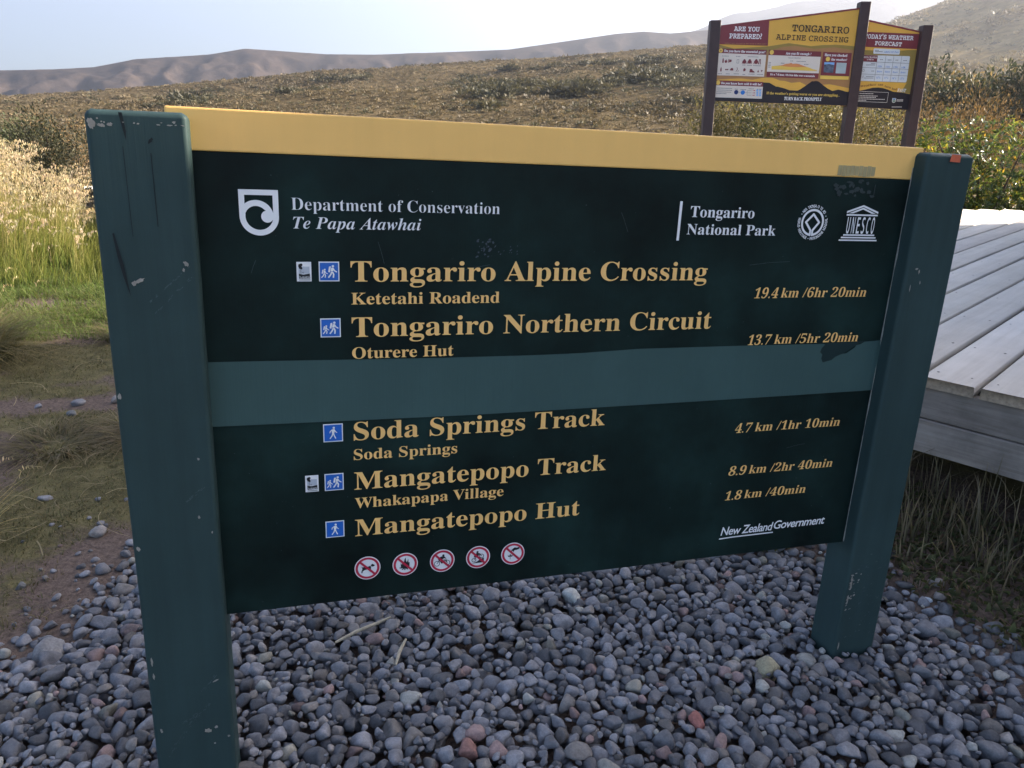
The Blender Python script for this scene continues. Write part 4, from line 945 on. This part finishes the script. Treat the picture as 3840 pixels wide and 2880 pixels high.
def plumes(tip, ang, ln, wd, col, m=12):
    """drooping seed heads: m little spikelets along a curved tip"""
    n = len(tip); V = []; C = []
    for i in range(m):
        t = i/(m-1); cx_ = tip[:, 0]+np.cos(ang)*ln*(.1+t*.55)*t; cy_ = tip[:, 1]+np.sin(ang)*ln*(.1+t*.55)*t; cz_ = tip[:, 2]+ln*(t-.75*t*t)
        a = rng.uniform(0, 2*np.pi, n); s = wd*(.5+.9*math.sin(math.pi*min(1, .12+t*.9)))*rng.uniform(.6, 1.3, n); l = ln*.13*rng.uniform(.8, 1.4, n)
        ox, oy = np.cos(a)*s, np.sin(a)*s
        p0 = np.stack([cx_, cy_, cz_-l*.3], 1); p1 = np.stack([cx_+ox*.9+oy*.25, cy_+oy*.9-ox*.25, cz_+l*.25], 1); p2 = np.stack([cx_+ox*1.1, cy_+oy*1.1, cz_+l*.9], 1); p3 = np.stack([cx_+ox*.5-oy*.25, cy_+oy*.5+ox*.25, cz_+l*.55], 1)
        V.append(np.stack([p0, p1, p2, p3], 1).reshape(-1, 3)); C.append(np.repeat(col*rng.uniform(.8, 1.15, (n, 1)), 4, 0))
    V = np.concatenate(V); return V, np.arange(len(V)).reshape(-1, 4), np.concatenate(C)
def gz(P): return np.array([gh(x, y) for x, y in P])
def pts_in(n, fn):
    out = []
    while len(out) < n:
        p = fn()
        if p is not None: out.append(p)
    return np.array(out)
def behind_front(x, y):  # true where the platform stands
    d = np.array([x, y])-P0; s = d @ FD; t = d[0]*.7573+d[1]*.6531
    return t > -.03
# tall golden grass on the left
def f_tall():
    x, y = rng.uniform(-9.2, -3.4), rng.uniform(7.8, 12.2)
    if behind_front(x, y) or x > -.46*y-.15+.6*fr(y*.5, 3.) or x < -.74*y-.8: return None
    if fr(x*1.6, y*1.6, 5.) < rng.uniform(-.45, .15): return None
    return (x, y)
n = 8200; P = pts_in(n, f_tall); B = np.column_stack([P, gz(P)-.02])
hmax = np.array([.30+.75*min(1, max(0, (y-7.8)/1.2)) for y in P[:, 1]]); lim = np.where(P[:, 0] > -.575*P[:, 1], .5, np.where(P[:, 0] > -.635*P[:, 1], .72, 1.0)); h = hmax*lim*rng.uniform(.45, 1.0, n); ang = rng.normal(.4, 1.1, n)
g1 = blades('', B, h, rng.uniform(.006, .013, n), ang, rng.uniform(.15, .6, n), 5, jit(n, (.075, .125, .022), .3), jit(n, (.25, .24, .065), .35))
n2 = 2100; P = pts_in(n2, f_tall); P = P[(P[:, 1] > 8.3) & (P[:, 0] < -.565*P[:, 1])]; n2 = len(P); B = np.column_stack([P, gz(P)]); hm = .66+.70*np.clip((P[:, 1]-8.2)/1.2, 0, 1)*(1+.18*np.array([fr(a*1.3, b*1.3, 4.) for a, b in P]))
h = hm*rng.uniform(.66, 1.12, n2)*np.where(P[:, 0] > -.635*P[:, 1], .72, 1); ang = rng.normal(.2, .8, n2); bd = rng.uniform(.1, .35, n2)
g2 = blades('', B, h, np.full(n2, .006), ang, bd, 4, jit(n2, (.20, .20, .06)), jit(n2, (.36, .28, .12)))
tips = np.column_stack([B[:, 0]+np.cos(ang)*bd*h, B[:, 1]+np.sin(ang)*bd*h, B[:, 2]+h*(1-.42*bd)-.02])
g3 = plumes(tips, ang+rng.normal(0, .5, n2), rng.uniform(.14, .26, n2), rng.uniform(.010, .020, n2), jit(n2, (.46, .37, .24), .3))
V, F, C = merge([g1, g2, g3]); o = mesh_np('tall_grass', V, F, m_grass, cols=C); tag(o, 'tall golden seeding grass growing left of the sign', 'grass', kind='stuff')
# turf in front of it
def f_turf():
    y = rng.uniform(2.1, 9.2); x = rng.uniform(-.80*y-.6, -.38*y-.1)
    if x > -1.15 or behind_front(x, y): return None
    d = seg_d(x, y)
    if d > -.10: return None
    if turfness(x, y) < rng.uniform(.05, .9): return None
    return (x, y)
n = 60000; P = pts_in(n, f_turf); B = np.column_stack([P, gz(P)-.005]); far = np.clip((P[:, 1]-6.0)/1.0, 0, 1)
h = rng.uniform(.012, .040, n)*(1+2.6*far)
g1 = blades('', B, h, rng.uniform(.0022, .0045, n)*(1+.8*far), rng.uniform(0, 6.28, n), rng.uniform(.4, 1.5, n), 2, jit(n, (.080, .074, .030), .3), np.where(rng.random((n, 1)) < .42, jit(n, (.25, .19, .105), .3), jit(n, (.125, .125, .050), .3))+far[:, None]*np.array([.02, .10, .0]))
VL, FL_, CL, ol = [], [], [], 0
for i in range(170):
    x, y = pts_in(1, f_turf)[0]; a = rng.uniform(0, 6.28); ln = rng.uniform(.08, .34); k = rng.normal()*1.2; w = rng.uniform(.001, .0025); c = np.array((.36, .29, .17))*rng.uniform(.6, 1.2)
    for j in range(7):
        t = j/6; aa = a+k*t; px_, py_ = x+ln*t*math.cos(a+k*t*.5), y+ln*t*math.sin(a+k*t*.5); z = gh(px_, py_)+.010+.012*math.sin(t*3.1)
        VL += [(px_-w*math.sin(aa), py_+w*math.cos(aa), z), (px_+w*math.sin(aa), py_-w*math.cos(aa), z+.001)]; CL += [c, c]
    for j in range(6): FL_.append((ol+2*j, ol+2*j+1, ol+2*j+3, ol+2*j+2))
    ol += 14
g2 = (np.array(VL), np.array(FL_), np.array(CL))
def f_lawn():
    y = rng.uniform(5.8, 9.0); x = rng.uniform(-.80*y-.6, -.38*y-.1)
    return None if behind_front(x, y) or fr(x*1.2, y*1.2, 8) < rng.uniform(-.8, .1) else (x, y)
n = 16000; P = pts_in(n, f_lawn); B = np.column_stack([P, gz(P)-.005])
g3 = blades('', B, rng.uniform(.03, .13, n), rng.uniform(.004, .009, n), rng.uniform(0, 6.28, n), rng.uniform(.3, 1.2, n), 2, jit(n, (.075, .115, .022), .3), jit(n, (.145, .200, .040), .3))
g1 = merge([g1, g3])
V, F, C = merge([g1, g2]) if g1[1].shape[1] == g2[1].shape[1] else merge([g1]); o = mesh_np('turf', V, F, m_grass, cols=C); tag(o, 'short patchy turf with straw on the soil left of the sign', 'turf', kind='stuff')
# clumps one can count
def clump(x, y, n, hh, spread, ca_, cb_, label, name='grass_tussock', seeds=0, bendr=(.5, 1.2), group=None):
    a = rng.uniform(0, 6.28, n); r = spread*np.sqrt(rng.uniform(0, 1, n)); P = np.column_stack([r*np.cos(a), r*np.sin(a)]); B = np.column_stack([P, np.full(n, -.02)])
    h = hh*rng.uniform(.5, 1.1, n); an = a+rng.normal(0, .5, n)
    parts = [blades('', B, h, rng.uniform(.004, .009, n), an, rng.uniform(*bendr, n), 5, jit(n, ca_, .25), jit(n, cb_, .25))]
    if seeds:
        k = seeds; a2 = rng.uniform(0, 6.28, k); b2 = rng.uniform(.2, .6, k); h2 = hh*rng.uniform(1.0, 1.5, k); B2 = np.column_stack([spread*.5*np.cos(a2), spread*.5*np.sin(a2), np.zeros(k)])
        parts.append(blades('', B2, h2, np.full(k, .004), a2, b2, 5, jit(k, (.3, .26, .1)), jit(k, (.5, .4, .2))))
        tp = np.column_stack([B2[:, 0]+np.cos(a2)*b2*h2, B2[:, 1]+np.sin(a2)*b2*h2, h2*(1-.42*b2)-.01]); parts.append(plumes(tp, a2, np.full(k, .11), np.full(k, .007), jit(k, (.6, .46, .26)), 9))
    V, F, C = merge(parts); o = mesh_np(name, V, F, m_grass, cols=C); o.location = (x, y, gh(x, y)); return tag(o, label, 'grass tussock', group)
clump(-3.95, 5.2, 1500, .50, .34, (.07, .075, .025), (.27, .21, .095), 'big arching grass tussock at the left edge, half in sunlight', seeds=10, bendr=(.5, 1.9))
clump(-2.72, 6.65, 900, .50, .20, (.045, .06, .03), (.16, .15, .06), 'dark green tussock in shade beside the left sign post')
clump(-2.22, 2.68, 120, .28, .10, (.22, .17, .06), (.50, .38, .17), 'straw coloured grass tuft at the lower left edge by the gravel', seeds=12)
clump(-1.95, 2.12, 60, .24, .08, (.2, .17, .06), (.48, .38, .17), 'sparse dry grass tuft nearest the lower left corner', seeds=4)
clump(-2.42, 3.72, 420, .17, .20, (.07, .065, .03), (.26, .20, .11), 'flattened dull grass clump on the shaded turf left of the sign', bendr=(1.0, 2.2))
clump(-1.98, 3.86, 380, .22, .18, (.08, .07, .03), (.28, .21, .12), 'small brown grass clump against the left post in shade', bendr=(.9, 2.0))
clump(-3.1, 5.95, 420, .24, .20, (.07, .07, .03), (.22, .18, .09), 'low brown grass clump between the big tussock and the sunlit grass', bendr=(.8, 1.8))
clump(1.02, 2.74, 260, .16, .12, (.08, .09, .025), (.20, .18, .06), 'low grass tuft showing under the panel beside the right post')
# rough grass and creeping herbs under the platform edge
def f_under():
    x, y = rng.uniform(1.3, 3.3), rng.uniform(1.3, 4.2); t = (np.array([x, y])-P0) @ np.array([.7573, .6531])
    if seg_d(x, y) > -.01 or t > .12: return None
    return (x, y)
n = 1700; P = pts_in(n, f_under); B = np.column_stack([P, gz(P)]); tt = np.array([(p-P0) @ np.array([.7573, .6531]) for p in P]); k = np.clip((tt+.75)/.6, .12, 1)
g1 = blades('', B, rng.uniform(.14, .40, n)*k, rng.uniform(.0025, .010, n), rng.uniform(0, 6.28, n), rng.uniform(.08, .6, n), 4, jit(n, (.09, .08, .045), .3), jit(n, (.25, .20, .125), .45))
n = 5200; P = pts_in(n, f_under); B = np.column_stack([P, gz(P)+rng.uniform(0, .05, n)])
g2 = blades('', B, rng.uniform(.015, .035, n), rng.uniform(.012, .024, n), rng.uniform(0, 6.28, n), rng.uniform(.7, 1.3, n), 4, jit(n, (.05, .06, .022), .3), np.where(rng.random((n, 1)) < .3, jit(n, (.15, .085, .055), .3), jit(n, (.075, .085, .03), .3)))
V, F, C = merge([g1, g2]); o = mesh_np('rough_grass', V, F, m_grass, cols=C); tag(o, 'dim rough grass and creeping herbs below the platform edge', 'grass', kind='stuff')

# ------------------------------------------------------------------ shrubs
def leaves(P, D, Ln, Wd, cols, fold=.25, up=None):
    n = len(P); D = D/np.linalg.norm(D, axis=1)[:, None]; R = rng.normal(size=(n, 3)) if up is None else up
    Sd = np.cross(D, R); Sd /= np.linalg.norm(Sd, axis=1)[:, None]+1e-9; Nn = np.cross(Sd, D)
    Ln = Ln[:, None]; Wd = Wd[:, None]
    b = P; c = P+D*Ln*.5-Nn*Wd*fold; l = P+D*Ln*.45+Sd*Wd*.5; r = P+D*Ln*.45-Sd*Wd*.5; t = P+D*Ln-Nn*Ln*.12
    V = np.stack([b, l, c, r, t], 1).reshape(-1, 3); o = np.arange(n)[:, None]*5
    F = np.concatenate([o+np.array([[0, 2, 1]]), o+np.array([[0, 3, 2]]), o+np.array([[2, 4, 1]]), o+np.array([[2, 3, 4]])], 0)
    return V, F, np.repeat(cols, 5, 0)
def crown_pts(lumps, n, inner=.55):
    w = np.array([l[3]*l[4]*l[5] for l in lumps])**.667; w /= w.sum(); out = []; nor = []
    for l, k in zip(lumps, rng.multinomial(n, w)):
        d = rng.normal(size=(k, 3)); d /= np.linalg.norm(d, axis=1)[:, None]; rr = inner+(1.06-inner)*rng.uniform(0, 1, (k, 1))**.7
        rr = rr*(1+.12*np.sin(d[:, :1]*9+l[0]*3)*np.cos(d[:, 2:]*7))
        out.append(np.array(l[:3])+d*rr*np.array(l[3:6])); nor.append(d)
    return np.concatenate(out), np.concatenate(nor)
def stems(name, base, lumps, parent, r0=.03, n=9):
    L_ = []
    for i in range(n):
        l = lumps[i % len(lumps)]; d = rng.normal(size=3); d[2] = abs(d[2]); d /= np.linalg.norm(d)
        e = np.array(l[:3])+d*np.array(l[3:6])*.75; b = np.array(base)+rng.normal(size=3)*np.array([.12, .08, 0]); m = (b*.5+e*.5)+rng.normal(size=3)*.06
        L_.append(([tuple(b), tuple(b*.75+m*.25+rng.normal(size=3)*.02), tuple(m), tuple(e)], [r0, r0*.8, r0*.6, r0*.2]))
    return tubes_obj(name, L_, m_bark, parent)
def shrub(name, x, y, lumps, n, ln, wd, pal, label, cat='shrub', group=None, rosette=0, mat=None, upb=.3, z0=0.):
    e = empty(name, (x, y, z0)); tag(e, label, cat, group)
    if rosette:
        k = n//rosette; Pc, Nc = crown_pts(lumps, k, .5); P = np.repeat(Pc, rosette, 0); ax = Nc+rng.normal(size=(k, 3))*.35+np.array([0, 0, .5]); ax = np.repeat(ax/np.linalg.norm(ax, axis=1)[:, None], rosette, 0)
        D = rng.normal(size=(len(P), 3)); D -= (D*ax).sum(1)[:, None]*ax; D /= np.linalg.norm(D, axis=1)[:, None]; D = D+ax*rng.uniform(.15, 1.1, (len(P), 1)); P = P-ax*rng.uniform(0, .05, (len(P), 1))
        up = ax
    else:
        P, Nc = crown_pts(lumps, n, .45); D = Nc*.7+rng.normal(size=P.shape)*.6+np.array([0, 0, upb]); up = None
    ok = P[:, 2] > .02; P, D = P[ok], D[ok]; up = up[ok] if up is not None else None; m = len(P)
    pi = rng.choice(len(pal), m, p=[p[0] for p in pal]); cols = np.array([pal[i][1] for i in range(len(pal))])[pi]*rng.uniform(.7, 1.25, (m, 1))
    V, F, C = leaves(P, D, ln*rng.uniform(.6, 1.25, m), wd*rng.uniform(.7, 1.2, m), cols, up=up)
    mesh_np('foliage', V, F, mat or m_leaf, e, cols=C)
    stems('stem', (0, 0, 0), lumps, e); return e
PG = [(.62, (.062, .095, .026)), (.29, (.130, .160, .040)), (.07, (.30, .27, .04)), (.02, (.42, .25, .04))]
shrub('broadleaf_shrub', 6.75, 11.0, [(-.75, 0, 1.05, .65, .7, .72), (.05, -.15, .85, .85, .75, .85), (.75, .0, .72, .75, .7, .7), (-.45, -.3, .45, .6, .5, .45), (.5, -.35, .35, .7, .5, .4), (1.25, .1, .5, .6, .6, .5)], 15000, .095, .027, PG, 'leafy glossy green shrub with yellowing leaves at the end of the platform', rosette=8, mat=m_glossy)
PO = [(.48, (.150, .132, .050)), (.42, (.250, .205, .080)), (.10, (.070, .072, .03))]
PD = [(.55, (.048, .056, .024)), (.33, (.10, .10, .040)), (.12, (.19, .155, .065))]
PB = [(.58, (.20, .125, .050)), (.32, (.32, .205, .090)), (.1, (.07, .06, .025))]
def lump(n, w, d, h):
    return [(rng.uniform(-w, w)*.7, rng.uniform(-d, d)*.5, h*rng.uniform(.38, .66), w*rng.uniform(.35, .6), d*rng.uniform(.4, .7), h*rng.uniform(.3, .42)) for _ in range(n)]
shrub('olive_bush', 4.0, 13.6, lump(7, 1.25, .8, 2.5), 9000, .085, .026, PO, 'olive green bush framed below the wide left panel of the information board')
shrub('olive_bush', 5.9, 13.8, lump(6, .9, .7, 2.35), 7000, .085, .026, PO, 'pale olive bush seen between the middle and right information board posts')
shrub('low_bush', 3.55, 12.6, lump(4, .6, .5, 2.05), 4200, .08, .026, PD, 'dark green bush with a shaded face, lower left of the bushes behind the information board')
shrub('low_bush', 4.6, 12.3, lump(3, .45, .4, 1.75), 2800, .06, .018, [(.7, (.07, .115, .03)), (.3, (.13, .17, .045))], 'bright green low bush just above the sign top beside the middle board post')
shrub('brown_bush', 8.9, 14.2, lump(8, 1.6, .8, 2.1), 11000, .07, .012, PB, 'rusty brown heath bush behind the glossy shrub at the right edge', upb=1.2)
shrub('brown_bush', 7.3, 15.0, lump(5, 1.0, .7, 2.2), 6500, .06, .012, PB, 'tan heath bush just right of the rightmost information board post', upb=1.2)
shrub('dark_bush', 10.3, 13.6, lump(4, .9, .7, 1.6), 5200, .05, .014, PD, 'dark bush in shade at the far right edge behind the rusty bush')
for i, (x, y, w, h, lb) in enumerate(((17.6, 33.5, 2.6, 4.3, 'dark hedge bush nearest the right board post'), (20.6, 33.8, 2.8, 4.6, 'middle bush of the dark hedge below the hazy hill'), (23.8, 34.2, 2.9, 5.0, 'largest dark hedge bush at the right edge below the hazy hill'))):
    shrub('hedge_bush', x, y, lump(9, w, 1.6, h), 9500, .24, .09, [(.55, (.050, .058, .028)), (.30, (.12, .105, .048)), (.15, (.30, .215, .11))], lb, group='hedge of bushes below the hazy hill', z0=-.2)
shrub('pale_bush', -10.1, 15.4, lump(7, 1.35, .8, 2.0), 8500, .08, .03, [(.6, (.055, .068, .030)), (.3, (.12, .13, .058)), (.1, (.06, .06, .03))], 'pale green bush behind the tall grass at the left edge')
shrub('brown_bush', -9.0, 15.8, lump(5, 1.2, .8, 1.95), 6500, .06, .012, PB, 'brown twiggy bush just right of the pale green bush at left')
shrub('dark_bush', -7.75, 13.0, lump(5, .85, .6, 1.85), 7000, .07, .02, [(.7, (.03, .032, .016)), (.3, (.06, .055, .025))], 'dark brown bush tucked between the tall grass and the left sign post')

# ------------------------------------------------------------------ scrub on the hills (uncountable)
def scrub(name, label, n, sampler, zfn, smin, smax, pal, seed):
    global rng
    r_ = np.random.default_rng(seed); VV, CC = [], []; base = []
    for k in range(16):
        m = 34; d = r_.normal(size=(m, 3)); d[:, 2] = np.abs(d[:, 2])*.9; d /= np.linalg.norm(d, axis=1)[:, None]; c = d*r_.uniform(.25, .95, (m, 1))
        tip = c+d*.30+r_.normal(size=(m, 3))*.10+np.array([0, 0, .20]); sd_ = r_.normal(size=(m, 3)); sd_[:, 2] *= .3; sd_ *= .17/np.linalg.norm(sd_, axis=1)[:, None]
        base.append(np.stack([c-sd_, c+sd_, tip], 1).reshape(-1, 3))
    for _ in range(n):
        x, y = sampler(r_); z = zfn(x, y); pt = fr(x*.03, y*.03, 12, 4); s = r_.uniform(smin, smax)*(.55+.9*r_.random()**2)*(1.25 if pt > .12 else .85); q = base[r_.integers(0, 16)]
        s *= .65+math.hypot(x, y)/(170. if smax < 1 else 500.)*.55; a = r_.uniform(0, 6.28); c, sn = math.cos(a), math.sin(a); sx, sy, sz = s*r_.uniform(.9, 2.0), s*r_.uniform(.8, 1.3), s*r_.uniform(.5, .95)
        pc = np.array(pal[r_.choice(len(pal), p=[w for w, _ in pal])][1])*r_.uniform(.85, 1.18)*(.80 if pt > .12 else 1.12)
        VV.append(np.column_stack([(q[:, 0]*c*sx-q[:, 1]*sn*sy)+x, (q[:, 0]*sn*sx+q[:, 1]*c*sy)+y, q[:, 2]*sz+z])); CC.append(np.repeat(pc[None, :]*r_.uniform(.75, 1.25, (len(q)//3, 1)), 3, 0))
    VV = [np.concatenate(VV)]; FF = [np.arange(len(VV[0])).reshape(-1, 3)]
    ob = mesh_np(name, np.concatenate(VV), np.concatenate(FF), m_leaf, cols=np.concatenate(CC)); return tag(ob, label, 'scrub', kind='stuff')
SP = [(.50, (.105, .080, .044)), (.26, (.140, .106, .058)), (.16, (.076, .068, .036)), (.08, (.19, .145, .08))]
def s_mid(r_):
    a = r_.uniform(-36, 36); r = 27+175*r_.random()**1.25; return r*math.sin(rad(a)), r*math.cos(rad(a))
scrub('hillside_scrub', 'brown and olive scrub covering the long hillside', 27000, s_mid, mid_z, .22, .46, SP, 21)
_dc = []
_r3 = np.random.default_rng(77)
for i in range(90):
    a = _r3.uniform(-2.5, 12.5); r = 82+14*_r3.random()+6*math.sin(a*.9)
    if i > 60: a = _r3.uniform(-22, 16); r = _r3.uniform(55, 165)
    _dc.append((r*math.sin(rad(a)), r*math.cos(rad(a)), _r3.uniform(.7, 1.7)))
def s_dark(r_):
    x, y, w = _dc[r_.integers(0, len(_dc))]; return x+r_.normal()*w*1.1, y+r_.normal()*w*.7
scrub('dark_scrub', 'darker taller scrub filling the shallow gully on the hillside', 2600, s_dark, lambda x, y: mid_z(x, y)+.45*random.random(), .42, .75, [(.5, (.055, .052, .030)), (.5, (.085, .075, .042))], 31)
def s_near(r_):
    while True:
        a = r_.uniform(-36, 36); r = r_.uniform(13.5, 30); x, y = r*math.sin(rad(a)), r*math.cos(rad(a))
        if (a > -20 or r > 17) and not (5 < a < 36 and r < 16): return x, y
scrub('near_scrub', 'low tawny heath between the platform and the hillside', 1500, s_near, lambda x, y: max(gh(x, y), mid_z(x, y)) if math.hypot(x, y) > 26 else gh(x, y), .12, .30, [(.5, (.22, .160, .085)), (.3, (.14, .11, .05)), (.2, (.08, .075, .03))], 22)
def s_rt(r_):
    a = r_.uniform(18, 38); r = 110+400*r_.random(); return r*math.sin(rad(a)), r*math.cos(rad(a))
scrub('hill_scrub', 'tussock and scrub dotted over the hazy right hand hill', 3500, s_rt, right_z, .6, 1.6, [(.5, (.13, .10, .048)), (.3, (.08, .07, .032)), (.2, (.20, .155, .08))], 23)

# ------------------------------------------------------------------ haze
def haze():
    bm = bmesh.new(); add_box(bm, -3400, 3400, -300, 3200, -160, 470); m = bpy.data.materials.new('haze'); m.use_nodes = True; t = m.node_tree
    t.nodes.remove(t.nodes['Principled BSDF']); v = nd(t, 'ShaderNodeVolumePrincipled'); v.inputs['Color'].default_value = (.82, .87, 1.0, 1); v.inputs['Density'].default_value = 5.0e-4; v.inputs['Anisotropy'].default_value = .62
    t.links.new(v.outputs[0], t.nodes['Material Output'].inputs['Volume'])
    o = bm_obj('haze', bm, m); o['kind'] = 'stuff'; o['label'] = 'thin pale sunlit haze over the hills'; o['category'] = 'haze'
haze()
